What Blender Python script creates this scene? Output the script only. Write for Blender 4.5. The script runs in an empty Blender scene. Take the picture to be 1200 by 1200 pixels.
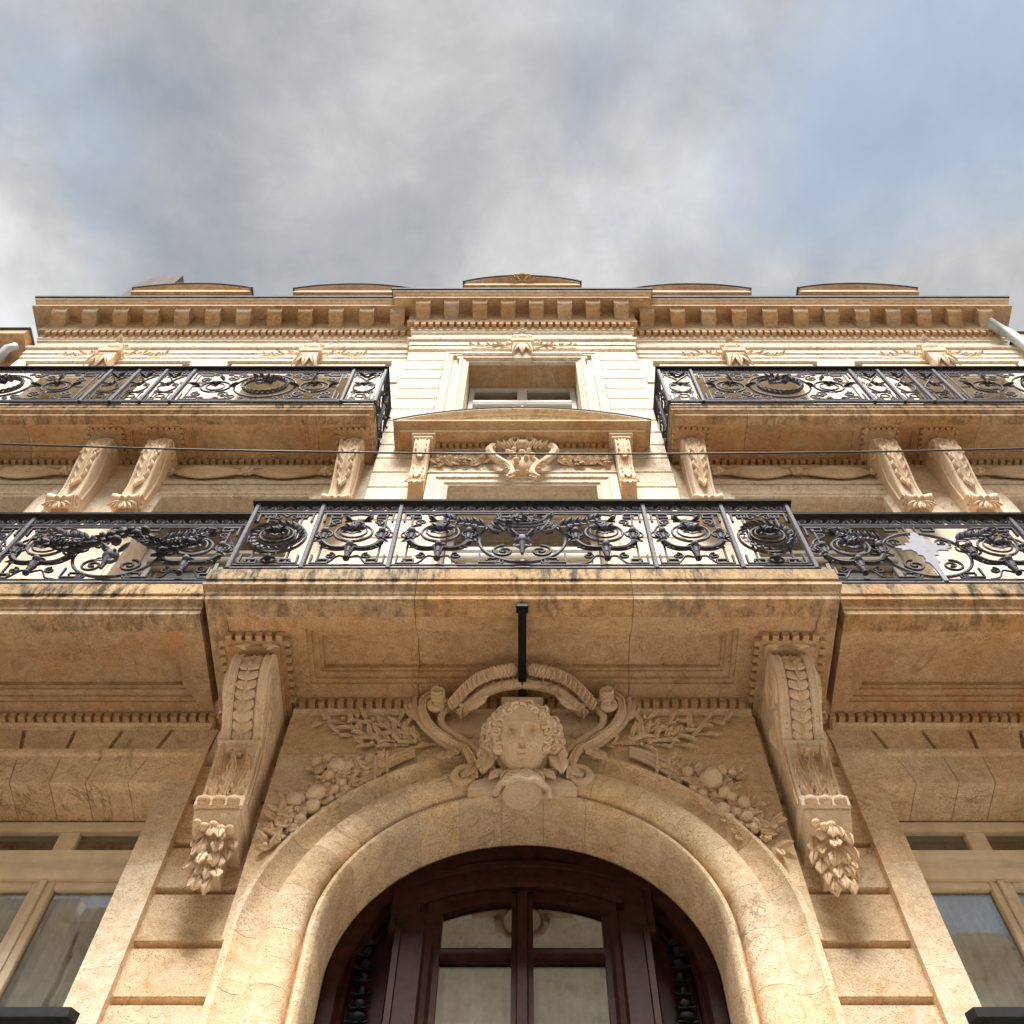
import bpy, bmesh, math, random
from mathutils import Matrix, Vector
R = math.radians
PI = math.pi
SC = bpy.context.scene
COL = SC.collection
rnd = random.Random(7)

# ------------------------------------------------------------------ camera
cam = bpy.data.cameras.new('camera')
cam.sensor_width = 36.0
cam.lens = 36.0 * 1300 / 1200
cam.shift_x = -12 / 1200
cam.clip_end = 600
co = bpy.data.objects.new('camera', cam)
COL.objects.link(co)
co.location = (0, -4.5, 1.6)
co.rotation_euler = (R(90 + 64.5), 0, 0)
SC.camera = co

# ------------------------------------------------------------------ sky
SUN_EL, SUN_AZ = 66.0, 1.0         # degrees; the sun stands high behind the camera
SKY_STRENGTH = 0.1
w = bpy.data.worlds.new('World')
SC.world = w
w.use_nodes = True
nt = w.node_tree
N, L = nt.nodes, nt.links
N.clear()
out = N.new('ShaderNodeOutputWorld')
bg = N.new('ShaderNodeBackground')
bg.inputs['Strength'].default_value = SKY_STRENGTH
L.new(bg.outputs[0], out.inputs[0])
sky = N.new('ShaderNodeTexSky')
sky.sky_type = 'NISHITA'
sky.sun_disc = False
sky.sun_elevation = R(SUN_EL)
sky.sun_rotation = R(180 + SUN_AZ)
tc = N.new('ShaderNodeTexCoord')
sep = N.new('ShaderNodeSeparateXYZ')
L.new(tc.outputs['Generated'], sep.inputs[0])
mx = N.new('ShaderNodeMath'); mx.operation = 'MAXIMUM'; mx.inputs[1].default_value = 0.18
L.new(sep.outputs[2], mx.inputs[0])
dv = N.new('ShaderNodeVectorMath'); dv.operation = 'DIVIDE'
cmb = N.new('ShaderNodeCombineXYZ')
for i in range(3):
    L.new(mx.outputs[0], cmb.inputs[i])
L.new(tc.outputs['Generated'], dv.inputs[0]); L.new(cmb.outputs[0], dv.inputs[1])

def noise(tree, vec, scale, detail=6, rough=0.55, dist=0.0, off=(0, 0, 0)):
    m = tree.nodes.new('ShaderNodeMapping')
    m.inputs['Location'].default_value = off
    tree.links.new(vec, m.inputs[0])
    n = tree.nodes.new('ShaderNodeTexNoise')
    n.inputs['Scale'].default_value = scale
    n.inputs['Detail'].default_value = detail
    n.inputs['Roughness'].default_value = rough
    n.inputs['Distortion'].default_value = dist
    tree.links.new(m.outputs[0], n.inputs['Vector'])
    return n.outputs['Fac']

def ramp(tree, fac, stops):
    r = tree.nodes.new('ShaderNodeValToRGB')
    el = r.color_ramp.elements
    el[0].position, el[0].color = stops[0][0], (*stops[0][1], 1)
    el[1].position, el[1].color = stops[-1][0], (*stops[-1][1], 1)
    for p, c in stops[1:-1]:
        e = el.new(p); e.color = (*c, 1)
    tree.links.new(fac, r.inputs[0])
    return r.outputs[0]

def mixc(tree, fac, a, b, mode='MIX'):
    m = tree.nodes.new('ShaderNodeMix')
    m.data_type = 'RGBA'; m.blend_type = mode
    for s, v in ((m.inputs[0], fac), (m.inputs[6], a), (m.inputs[7], b)):
        if hasattr(v, 'is_linked'):
            tree.links.new(v, s)
        else:
            s.default_value = v if isinstance(v, float) else (*v, 1)
    return m.outputs[2]

CL = 0.655
cloud_big = noise(nt, dv.outputs[0], 2.6, 7, 0.5, 0.15, (3.1, 1.7, 0))
cloud_fine = noise(nt, dv.outputs[0], 8.5, 9, 0.62, 0.25, (0.4, 5.2, 0))
tone = N.new('ShaderNodeMath'); tone.operation = 'MULTIPLY_ADD'
L.new(cloud_fine, tone.inputs[0]); tone.inputs[1].default_value = 0.32
tsc = N.new('ShaderNodeMath'); tsc.operation = 'MULTIPLY'; tsc.inputs[1].default_value = 0.68
L.new(cloud_big, tsc.inputs[0]); L.new(tsc.outputs[0], tone.inputs[2])
def blob(val, u, v, r, amt):
    d = N.new('ShaderNodeVectorMath'); d.operation = 'DISTANCE'; d.inputs[1].default_value = (u, v, 1)
    L.new(warp.outputs[0], d.inputs[0])
    m_ = N.new('ShaderNodeMapRange'); m_.interpolation_type = 'SMOOTHSTEP'
    m_.inputs[1].default_value = 0.0; m_.inputs[2].default_value = r; m_.inputs[3].default_value = amt; m_.inputs[4].default_value = 0.0
    L.new(d.outputs['Value'], m_.inputs[0])
    a = N.new('ShaderNodeMath'); L.new(val, a.inputs[0]); L.new(m_.outputs[0], a.inputs[1])
    return a.outputs[0]
# the larger cloud masses: centres in sky-plane coordinates, edges warped by noise
wn_ = N.new('ShaderNodeTexNoise'); wn_.inputs['Scale'].default_value = 5.0; wn_.inputs['Detail'].default_value = 6
L.new(dv.outputs[0], wn_.inputs['Vector'])
warp = N.new('ShaderNodeVectorMath'); warp.operation = 'MULTIPLY_ADD'
ws = N.new('ShaderNodeVectorMath'); ws.operation = 'SUBTRACT'; ws.inputs[1].default_value = (0.5, 0.5, 0.5)
L.new(wn_.outputs['Color'], ws.inputs[0])
L.new(ws.outputs[0], warp.inputs[0]); warp.inputs[1].default_value = (0.22, 0.22, 0.0); L.new(dv.outputs[0], warp.inputs[2])
tn = tone.outputs[0]
for b_ in ((-0.47, 0.24, 0.18, 0.12), (-0.30, 0.21, 0.20, -0.06), (-0.04, 0.18, 0.22, -0.05), (0.07, 0.10, 0.20, 0.035), (0.19, 0.20, 0.13, 0.05), (0.0, 0.27, 0.16, 0.06)):
    tn = blob(tn, *b_)
cloud_col = ramp(nt, tn, [(0.36, (0.66 * CL, 0.72 * CL, 0.80 * CL)), (0.47, (0.92 * CL, 0.94 * CL, 0.98 * CL)),
                                       (0.56, (1.22 * CL, 1.22 * CL, 1.21 * CL)), (0.70, (1.8 * CL, 1.84 * CL, 1.88 * CL))])
gap = noise(nt, dv.outputs[0], 1.9, 6, 0.5, 0.5, (8.3, 2.6, 0))
gapf = N.new('ShaderNodeMapRange'); gapf.inputs[1].default_value = 0.50; gapf.inputs[2].default_value = 0.66
gapf.interpolation_type = 'SMOOTHSTEP'
gapf.inputs[4].default_value = 0.55
L.new(gap, gapf.inputs[0])
skyc = mixc(nt, 1.0, sky.outputs[0], (0.30, 0.31, 0.27), 'MULTIPLY')
L.new(mixc(nt, gapf.outputs[0], cloud_col, skyc), bg.inputs['Color'])

# ------------------------------------------------------------------ sun and exposure
sl = bpy.data.lights.new('sun', 'SUN')
sl.energy = 1.5
sl.angle = R(25)
sl.color = (1.0, 0.97, 0.93)
so = bpy.data.objects.new('sun', sl)
COL.objects.link(so)
so.rotation_euler = (R(90 - SUN_EL), 0, R(-SUN_AZ))
so.location = (0, -20, 30)
SC.view_settings.view_transform = 'Standard'
SC.view_settings.look = 'None'
SC.view_settings.gamma = 1
SC.view_settings.use_curve_mapping = False
SC.view_settings.exposure = 3.02
SC.render.engine = 'CYCLES'
SC.cycles.max_bounces = 10
SC.cycles.diffuse_bounces = 5

# ------------------------------------------------------------------ materials
def newmat(name):
    m = bpy.data.materials.new(name)
    m.use_nodes = True
    t = m.node_tree
    b = t.nodes['Principled BSDF']
    return m, t, b

def bump(t, b, height, strength, dist=0.01, prev=None):
    n = t.nodes.new('ShaderNodeBump')
    n.inputs['Strength'].default_value = strength
    n.inputs['Distance'].default_value = dist
    t.links.new(height, n.inputs['Height'])
    if prev is not None:
        t.links.new(prev, n.inputs['Normal'])
    t.links.new(n.outputs[0], b.inputs['Normal'])
    return n.outputs[0]

def limestone(name, ca, cb, stain=0.3, streak=0.0, rough=0.9, pit=1.0, soot=0.25, seed=0.0):
    m, t, b = newmat(name)
    g = t.nodes.new('ShaderNodeNewGeometry')
    oi = t.nodes.new('ShaderNodeObjectInfo')
    P = g.outputs['Position']
    big = noise(t, P, 0.9, 5, 0.6, 0.3, (seed, seed, 0))
    c = ramp(t, big, [(0.32, cb), (0.62, ca)])
    # tone of the single block
    v = t.nodes.new('ShaderNodeMapRange')
    v.inputs[3].default_value = 0.89; v.inputs[4].default_value = 1.07
    t.links.new(oi.outputs['Random'], v.inputs[0])
    hsv = t.nodes.new('ShaderNodeHueSaturation')
    t.links.new(v.outputs[0], hsv.inputs['Value'])
    v2 = t.nodes.new('ShaderNodeMapRange'); v2.inputs[3].default_value = 1.08; v2.inputs[4].default_value = 0.84
    fr = t.nodes.new('ShaderNodeMath'); fr.operation = 'FRACT'
    mu = t.nodes.new('ShaderNodeMath'); mu.operation = 'MULTIPLY'; mu.inputs[1].default_value = 7.31
    t.links.new(oi.outputs['Random'], mu.inputs[0]); t.links.new(mu.outputs[0], fr.inputs[0]); t.links.new(fr.outputs[0], v2.inputs[0])
    t.links.new(v2.outputs[0], hsv.inputs['Saturation'])
    t.links.new(c, hsv.inputs['Color'])
    c = hsv.outputs[0]
    # ochre iron stains
    s = ramp(t, noise(t, P, 1.7, 7, 0.68, 0.8, (4 + seed, 2, 9)), [(0.50, (0, 0, 0)), (0.70, (1, 1, 1))])
    sm = t.nodes.new('ShaderNodeMath'); sm.operation = 'MULTIPLY'; sm.inputs[1].default_value = stain
    t.links.new(s, sm.inputs[0])
    c = mixc(t, sm.outputs[0], c, (ca[0] * 0.86, ca[1] * 0.62, ca[2] * 0.40))
    # grain and shell pits
    gr = ramp(t, noise(t, P, 85, 7, 0.8), [(0.34, (0.55, 0.51, 0.45)), (0.52, (1.0, 1.0, 1.0)), (0.68, (1.18, 1.18, 1.18))])
    c = mixc(t, 0.75 if pit >= 1 else 0.4, c, gr, 'MULTIPLY')
    mo = ramp(t, noise(t, P, 13, 7, 0.72, 0.5, (2, 2, seed)), [(0.34, (0.74, 0.66, 0.54)), (0.55, (1.0, 1.0, 1.0)), (0.72, (1.12, 1.12, 1.12))])
    c = mixc(t, 0.8 if pit >= 1 else 0.45, c, mo, 'MULTIPLY')
    # wandering rust-brown veins, only here and there
    ve = ramp(t, noise(t, P, 1.8, 9, 0.62, 0.9, (6, 3, seed)), [(0.488, (0, 0, 0)), (0.499, (1, 1, 1)), (0.501, (1, 1, 1)), (0.512, (0, 0, 0))])
    vk = ramp(t, noise(t, P, 1.3, 3, 0.5, 0, (2, 8, seed)), [(0.52, (0, 0, 0)), (0.62, (0.6, 0.6, 0.6))])
    c = mixc(t, mixc(t, 1.0, ve, vk, 'MULTIPLY'), c, (0.22, 0.11, 0.045))
    pv = t.nodes.new('ShaderNodeTexVoronoi'); pv.inputs['Scale'].default_value = 60
    t.links.new(P, pv.inputs['Vector'])
    pm = ramp(t, noise(t, P, 4, 4, 0.6, 0, (9, 1, seed)), [(0.40, (0, 0, 0)), (0.62, (1, 1, 1))])
    pd = ramp(t, pv.outputs['Distance'], [(0.14, (0.42, 0.37, 0.31)), (0.30, (1, 1, 1))])
    c = mixc(t, pm, c, mixc(t, 1.0, c, pd, 'MULTIPLY'))
    # grey soot patches with a shape of their own
    so_ = ramp(t, noise(t, P, 2.6, 9, 0.72, 0.4, (1, 7 + seed, 3)), [(0.52, (0, 0, 0)), (0.74, (1, 1, 1))])
    sm2 = t.nodes.new('ShaderNodeMath'); sm2.operation = 'MULTIPLY'; sm2.inputs[1].default_value = soot
    t.links.new(so_, sm2.inputs[0])
    c = mixc(t, sm2.outputs[0], c, (0.16, 0.13, 0.095))
    if streak > 0:
        mp = t.nodes.new('ShaderNodeMapping'); mp.inputs['Scale'].default_value = (7, 3, 1.7)
        t.links.new(P, mp.inputs[0])
        sn = t.nodes.new('ShaderNodeTexNoise'); sn.inputs['Scale'].default_value = 2.2
        sn.inputs['Detail'].default_value = 8; sn.inputs['Roughness'].default_value = 0.75
        t.links.new(mp.outputs[0], sn.inputs['Vector'])
        k = ramp(t, sn.outputs['Fac'], [(0.44, (0, 0, 0)), (0.60, (1, 1, 1))])
        k2 = ramp(t, noise(t, P, 2.3, 5, 0.6, 0, (5, 5, seed)), [(0.36, (0.0, 0.0, 0.0)), (0.52, (1, 1, 1))])
        kk = mixc(t, 1.0, k, k2, 'MULTIPLY')
        sm3 = t.nodes.new('ShaderNodeMath'); sm3.operation = 'MULTIPLY'; sm3.inputs[1].default_value = streak
        t.links.new(kk, sm3.inputs[0])
        c = mixc(t, sm3.outputs[0], c, (0.035, 0.035, 0.022))
    t.links.new(c, b.inputs['Base Color'])
    b.inputs['Roughness'].default_value = rough
    b.inputs['Specular IOR Level'].default_value = 0.2
    h1 = bump(t, b, noise(t, P, 38, 6, 0.7), 0.6 * pit, 0.008)
    vo = t.nodes.new('ShaderNodeTexVoronoi'); vo.inputs['Scale'].default_value = 42
    t.links.new(P, vo.inputs['Vector'])
    vr = ramp(t, vo.outputs['Distance'], [(0.10, (0, 0, 0)), (0.28, (1, 1, 1))])
    h2 = bump(t, b, vr, 0.4 * pit, 0.005, h1)
    bump(t, b, noise(t, P, 5, 4, 0.5), 0.3, 0.02, h2)
    return m

M = {}
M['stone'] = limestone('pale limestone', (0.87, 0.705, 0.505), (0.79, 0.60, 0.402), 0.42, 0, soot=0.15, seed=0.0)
M['stone_clean'] = limestone('clean limestone', (0.87, 0.785, 0.65), (0.82, 0.70, 0.54), 0.30, 0, soot=0.07, seed=3.0)
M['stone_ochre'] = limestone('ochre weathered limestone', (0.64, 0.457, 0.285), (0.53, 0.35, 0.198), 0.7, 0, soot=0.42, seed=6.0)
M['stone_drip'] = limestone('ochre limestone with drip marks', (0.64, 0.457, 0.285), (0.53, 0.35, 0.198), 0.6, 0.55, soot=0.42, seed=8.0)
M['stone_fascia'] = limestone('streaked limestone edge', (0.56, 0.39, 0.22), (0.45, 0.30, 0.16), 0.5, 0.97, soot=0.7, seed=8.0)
M['carving'] = limestone('carved limestone', (0.83, 0.665, 0.49), (0.75, 0.575, 0.40), 0.2, 0, pit=0.3, soot=0.14, seed=1.0)
M['plaster_dark'] = limestone('grey street front', (0.50, 0.43, 0.33), (0.42, 0.35, 0.26), 0.2, 0, seed=2.0)
M['render'] = limestone('pale rendered front', (0.86, 0.82, 0.74), (0.80, 0.75, 0.66), 0.1, 0, seed=4.0)

def simple(name, col, rough=0.5, spec=0.5, metal=0.0, nscale=0, namp=0.2, bstr=0.0, coat=0.0):
    m, t, b = newmat(name)
    b.inputs['Roughness'].default_value = rough
    b.inputs['Specular IOR Level'].default_value = spec
    b.inputs['Metallic'].default_value = metal
    b.inputs['Coat Weight'].default_value = coat
    if nscale:
        g = t.nodes.new('ShaderNodeNewGeometry')
        f = noise(t, g.outputs['Position'], nscale, 6, 0.65)
        lo = tuple(x * (1 - namp) for x in col); hi = tuple(min(1, x * (1 + namp)) for x in col)
        t.links.new(ramp(t, f, [(0.35, lo), (0.65, hi)]), b.inputs['Base Color'])
        if bstr:
            bump(t, b, f, bstr, 0.004)
    else:
        b.inputs['Base Color'].default_value = (*col, 1)
    return m

M['iron'] = simple('black painted iron', (0.036, 0.034, 0.046), 0.72, 0.2, 0, 30, 0.5, 0.5)
M['iron_dull'] = simple('matt black iron', (0.010, 0.010, 0.012), 0.7, 0.15, 0, 20, 0.3, 0.2)
M['iron_pale'] = simple('bare grey metal plate', (0.19, 0.19, 0.235), 0.6, 0.3, 0, 25, 0.15, 0.2)
M['iron_grey'] = simple('greyish weathered iron', (0.082, 0.079, 0.102), 0.72, 0.2, 0, 40, 0.5, 0.5)
M['door'] = simple('varnished burgundy wood', (0.034, 0.0095, 0.007), 0.45, 0.10, 0, 14, 0.4, 0.15, 0.0)
M['wood_beige'] = simple('beige painted wood', (0.84, 0.73, 0.56), 0.5, 0.3, 0, 8, 0.1, 0.1)
M['wood_white'] = simple('white painted wood', (0.66, 0.64, 0.60), 0.5, 0.2, 0, 8, 0.08, 0.05)
M['wood_grey'] = simple('grey beige painted wood', (0.30, 0.27, 0.22), 0.6, 0.2, 0, 8, 0.1, 0.05)
M['lead'] = simple('grey blue lead sheet', (0.085, 0.088, 0.11), 0.85, 0.15, 0, 3, 0.35, 0.2)
M['zinc'] = simple('pale grey zinc pipe', (0.40, 0.43, 0.45), 0.45, 0.5, 0.0, 6, 0.2, 0.1)
M['slate'] = simple('slate roof', (0.10, 0.105, 0.12), 0.6, 0.4, 0, 5, 0.3, 0.3)
M['curtain'] = simple('pale net curtain', (0.66, 0.61, 0.53), 0.9, 0.1, 0, 5, 0.3, 0.2)
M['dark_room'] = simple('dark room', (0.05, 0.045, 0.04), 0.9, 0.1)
M['cable'] = simple('black cable', (0.012, 0.012, 0.014), 0.6, 0.3)
M['setts'] = simple('pale stone setts', (0.36, 0.32, 0.27), 0.85, 0.3, 0, 9, 0.25, 0.4)
M['asphalt'] = simple('asphalt', (0.07, 0.068, 0.065), 0.9, 0.2, 0, 60, 0.3, 0.4)
M['paving'] = simple('stone paving', (0.46, 0.40, 0.32), 0.85, 0.3, 0, 12, 0.2, 0.3)
M['brick_red'] = simple('chimney brick', (0.10, 0.08, 0.07), 0.9, 0.2, 0, 9, 0.2, 0.3)

def glass(name, refl=0.35, tint=(0.85, 0.88, 0.88)):
    m, t, b = newmat(name)
    t.nodes.remove(b)
    o = t.nodes['Material Output']
    gl = t.nodes.new('ShaderNodeBsdfGlossy'); gl.inputs['Roughness'].default_value = 0.015
    tr = t.nodes.new('ShaderNodeBsdfTransparent'); tr.inputs[0].default_value = (*tint, 1)
    g = t.nodes.new('ShaderNodeNewGeometry')
    bp = t.nodes.new('ShaderNodeBump'); bp.inputs['Strength'].default_value = 0.06; bp.inputs['Distance'].default_value = 0.01
    t.links.new(noise(t, g.outputs['Position'], 4, 2, 0.5), bp.inputs['Height'])
    t.links.new(bp.outputs[0], gl.inputs['Normal'])
    lw = t.nodes.new('ShaderNodeLayerWeight'); lw.inputs[0].default_value = 0.5
    pw = t.nodes.new('ShaderNodeMath'); pw.operation = 'POWER'; pw.inputs[1].default_value = 4.0
    t.links.new(lw.outputs['Facing'], pw.inputs[0])
    fr = t.nodes.new('ShaderNodeMath'); fr.operation = 'MULTIPLY_ADD'; fr.inputs[1].default_value = 0.8; fr.inputs[2].default_value = 0.20
    t.links.new(pw.outputs[0], fr.inputs[0])
    mxs = t.nodes.new('ShaderNodeMixShader')
    t.links.new(fr.outputs[0], mxs.inputs[0]); t.links.new(tr.outputs[0], mxs.inputs[1]); t.links.new(gl.outputs[0], mxs.inputs[2])
    t.links.new(mxs.outputs[0], o.inputs[0])
    return m
M['glass'] = glass('window glass')

# ------------------------------------------------------------------ mesh builder
class MB:
    def __init__(s):
        s.v = []; s.f = []; s.m = None
    def add(s, vs, fs):
        b = len(s.v)
        if s.m is not None:
            vs = [tuple(s.m @ Vector(p)) for p in vs]
        s.v.extend(vs)
        s.f.extend([tuple(b + i for i in f) for f in fs])
        return s
    def box(s, x0, x1, y0, y1, z0, z1, c=0.0):
        if x0 > x1: x0, x1 = x1, x0
        if y0 > y1: y0, y1 = y1, y0
        if z0 > z1: z0, z1 = z1, z0
        if c <= 0:
            vs = [(x, y, z) for x in (x0, x1) for y in (y0, y1) for z in (z0, z1)]
            s.add(vs, [(0, 1, 3, 2), (4, 6, 7, 5), (0, 4, 5, 1), (2, 3, 7, 6), (0, 2, 6, 4), (1, 5, 7, 3)])
            return s
        c = min(c, (x1 - x0) * .45, (y1 - y0) * .45, (z1 - z0) * .45)
        X, Yy, Zz = (x0, x1), (y0, y1), (z0, z1)
        vs = []; idx = {}
        for i in (0, 1):
            for j in (0, 1):
                for k in (0, 1):
                    sx, sy, sz = (1 - 2 * i) * c, (1 - 2 * j) * c, (1 - 2 * k) * c
                    for a, d in enumerate(((0, sy, sz), (sx, 0, sz), (sx, sy, 0))):
                        idx[i, j, k, a] = len(vs)
                        vs.append((X[i] + d[0], Yy[j] + d[1], Zz[k] + d[2]))
        fs = []
        for i in (0, 1):
            fs.append([idx[i, j, k, 0] for j, k in ((0, 0), (0, 1), (1, 1), (1, 0))])
            fs.append([idx[j, i, k, 1] for j, k in ((0, 0), (1, 0), (1, 1), (0, 1))])
            fs.append([idx[j, k, i, 2] for j, k in ((0, 0), (0, 1), (1, 1), (1, 0))])
        for i in (0, 1):
            for j in (0, 1):
                fs.append([idx[i, j, 0, 0], idx[i, j, 1, 0], idx[i, j, 1, 1], idx[i, j, 0, 1]])
                fs.append([idx[i, 0, j, 0], idx[i, 1, j, 0], idx[i, 1, j, 2], idx[i, 0, j, 2]])
                fs.append([idx[0, i, j, 1], idx[1, i, j, 1], idx[1, i, j, 2], idx[0, i, j, 2]])
        for i in (0, 1):
            for j in (0, 1):
                for k in (0, 1):
                    fs.append([idx[i, j, k, 0], idx[i, j, k, 1], idx[i, j, k, 2]])
        s.add(vs, fs)
        return s
    def prism(s, pts, a, b, axis='y'):
        """polygon extruded; axis y: pts=(x,z); axis x: pts=(y,z); axis z: pts=(x,y)"""
        n = len(pts)
        def P(p, t):
            return (p[0], t, p[1]) if axis == 'y' else ((t, p[0], p[1]) if axis == 'x' else (p[0], p[1], t))
        vs = [P(p, a) for p in pts] + [P(p, b) for p in pts]
        fs = [tuple(range(n)), tuple(range(2 * n - 1, n - 1, -1))]
        fs += [(i, (i + 1) % n, n + (i + 1) % n, n + i) for i in range(n)]
        return s.add(vs, fs)
    def sweep(s, path, prof, plane='xy', closed=False):
        """closed profile (out, w) swept along a 2-D path with mitred corners"""
        n = len(path); k = len(prof); vs = []
        def nrm(a, b):
            dx, dy = b[0] - a[0], b[1] - a[1]; l = math.hypot(dx, dy)
            return (dy / l, -dx / l)
        for i, p in enumerate(path):
            if closed:
                n1 = nrm(path[i - 1], p); n2 = nrm(p, path[(i + 1) % n])
            else:
                n1 = nrm(path[i - 1], p) if i else nrm(p, path[1])
                n2 = nrm(p, path[i + 1]) if i < n - 1 else n1
            mxx, myy = n1[0] + n2[0], n1[1] + n2[1]
            d = (mxx * n1[0] + myy * n1[1])
            mxx, myy = mxx / d, myy / d
            for o, q in prof:
                vs.append((p[0] + mxx * o, p[1] + myy * o, q) if plane == 'xy' else (p[0] + mxx * o, q, p[1] + myy * o))
        fs = []
        for i in range(n if closed else n - 1):
            a = i * k; b = ((i + 1) % n) * k
            fs += [(a + j, a + (j + 1) % k, b + (j + 1) % k, b + j) for j in range(k)]
        if not closed:
            fs += [tuple(range(k)), tuple(range(n * k - 1, (n - 1) * k - 1, -1))]
        return s.add(vs, fs)
    def tube(s, pts, r, seg=6, flat=1.0, closed=False, up=(0, 1, 0)):
        """round bar through 3-D points; r a number or one per point; flat squeezes it along 'up'"""
        n = len(pts); pts = [Vector(p) for p in pts]; vs = []
        rr = r if isinstance(r, (list, tuple)) else [r] * n
        U = Vector(up)
        for i in range(n):
            if closed: t = pts[(i + 1) % n] - pts[i - 1]
            else: t = pts[min(i + 1, n - 1)] - pts[max(i - 1, 0)]
            if t.length < 1e-9: t = Vector((0, 0, 1))
            t.normalize()
            a = t.cross(U)
            if a.length < 1e-3: a = t.cross(Vector((1, 0, 0.01)))
            a.normalize(); b = a.cross(t).normalized()
            for j in range(seg):
                an = 2 * PI * j / seg + (PI / 4 if seg == 4 else 0)
                vs.append(tuple(pts[i] + a * (math.cos(an) * rr[i]) + b * (math.sin(an) * rr[i] * flat)))
        fs = []
        for i in range(n if closed else n - 1):
            a0 = i * seg; b0 = ((i + 1) % n) * seg
            fs += [(a0 + j, a0 + (j + 1) % seg, b0 + (j + 1) % seg, b0 + j) for j in range(seg)]
        if not closed:
            fs += [tuple(range(seg)), tuple(range(n * seg - 1, (n - 1) * seg - 1, -1))]
        return s.add(vs, fs)
    def ball(s, c, r, nu=9, nv=6, rot=None):
        rx, ry, rz = r if isinstance(r, (list, tuple)) else (r, r, r)
        Q = rot or Matrix.Identity(3)
        c = Vector(c)
        vs = [tuple(c + Q @ Vector((0, 0, rz)))]
        for i in range(1, nv):
            b = PI * i / nv
            for j in range(nu):
                a = 2 * PI * j / nu
                vs.append(tuple(c + Q @ Vector((rx * math.sin(b) * math.cos(a), ry * math.sin(b) * math.sin(a), rz * math.cos(b)))))
        vs.append(tuple(c + Q @ Vector((0, 0, -rz))))
        fs = [(0, 1 + j, 1 + (j + 1) % nu) for j in range(nu)]
        for i in range(nv - 2):
            a = 1 + i * nu
            fs += [(a + j, a + nu + j, a + nu + (j + 1) % nu, a + (j + 1) % nu) for j in range(nu)]
        e = len(vs) - 1; a = 1 + (nv - 2) * nu
        fs += [(a + j, e, a + (j + 1) % nu) for j in range(nu)]
        return s.add(vs, fs)
    def leaf(s, o, d, nrm, ln, wd, curl=0.3, lobes=0, thick=0.012, n=7, ridge=0.25):
        """a carved leaf: starts at o, runs along d, faces nrm; edges sink, the midrib stands up, the tip curls out"""
        o = Vector(o); d = Vector(d).normalized(); nn = Vector(nrm); nn = (nn - d * nn.dot(d)).normalized()
        a = d.cross(nn).normalized()
        vs = []; rows = n + 1
        for i in range(rows):
            t = i / n
            wv = math.sin(PI * min(1, t * 0.93 + 0.09)) ** 0.75 * wd / 2
            if lobes: wv *= 0.72 + 0.28 * abs(math.cos(PI * lobes * t))
            if i == n: wv = wd * 0.03
            lift = curl * ln * (t ** 2.2) + math.sin(PI * t) * ln * 0.12
            ctr = o + d * (ln * (t - 0.25 * curl * t ** 3)) + nn * lift
            for q, (u, h) in enumerate(((-1, -0.35), (-0.55, 0.1), (-0.12, -0.05), (0, 1), (0.12, -0.05), (0.55, 0.1), (1, -0.35))):
                vs.append(tuple(ctr + a * (u * wv) + nn * (h * wv * ridge * 2)))
        fs = []
        for i in range(n):
            for j in range(6):
                fs.append((i * 7 + j, i * 7 + j + 1, (i + 1) * 7 + j + 1, (i + 1) * 7 + j))
        b = len(vs)
        vs2 = vs + [tuple(Vector(p) - nn * thick) for p in vs]
        fs2 = fs + [tuple(b + i for i in reversed(f)) for f in fs]
        for i in range(n):
            for j in (0, 6):
                fs2.append((i * 7 + j, (i + 1) * 7 + j, b + (i + 1) * 7 + j, b + i * 7 + j))
        return s.add(vs2, fs2)
    def spiral(s, c, r0, turns, a0, sgn, rad, plane='xz', n=26, r1=0.12, taper=0.6, y=0.0, flat=1.0, seg=6):
        """scroll: from the outer end (radius r0, angle a0) winding inwards"""
        pts = []; rr = []
        for i in range(n + 1):
            t = i / n
            a = a0 + sgn * t * turns * 2 * PI
            r = r0 * ((1 - t) + t * r1)
            u, v = r * math.cos(a), r * math.sin(a)
            pts.append((c[0] + u, y, c[1] + v) if plane == 'xz' else (y, c[0] + u, c[1] + v))
            rr.append(rad * (1 - t * (1 - taper)))
        s.tube(pts, rr, seg, flat, up=(0, 1, 0) if plane == 'xz' else (1, 0, 0))
        p = pts[-1]
        return s.ball(p, rr[-1] * 1.5, 7, 5)
    def ring(s, c, rx, rz, rad, y=0.0, n=22, seg=6, flat=1.0):
        return s.tube([(c[0] + rx * math.cos(2 * PI * i / n), y, c[1] + rz * math.sin(2 * PI * i / n)) for i in range(n)], rad, seg, flat, True)

def setp(o, label=None, cat=None, group=None, kind=None):
    if label: o['label'] = label
    if cat: o['category'] = cat
    if group: o['group'] = group
    if kind: o['kind'] = kind
    return o

def obj(name, mb, mat, parent=None, smooth=40, label=None, cat=None, group=None, kind=None, loc=None):
    me = bpy.data.meshes.new(name)
    me.from_pydata(mb.v, [], mb.f)
    bm = bmesh.new(); bm.from_mesh(me)
    bmesh.ops.recalc_face_normals(bm, faces=bm.faces)
    bm.to_mesh(me); bm.free()
    me.materials.append(M[mat] if isinstance(mat, str) else mat)
    if smooth:
        me.shade_smooth()
        me.set_sharp_from_angle(angle=R(smooth))
    o = bpy.data.objects.new(name, me)
    COL.objects.link(o)
    if parent is not None: o.parent = parent
    if loc: o.location = loc
    return setp(o, label, cat, group, kind)

def inst(src, parent, loc=(0, 0, 0), scale=(1, 1, 1), rot=(0, 0, 0), name=None, kids=True):
    o = src.copy(); COL.objects.link(o)
    if name: o.name = name
    o.parent = parent; o.location = loc; o.scale = scale; o.rotation_euler = rot
    if kids:
        for ch in list(src.children):
            c = ch.copy(); COL.objects.link(c); c.parent = o
    return o

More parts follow.
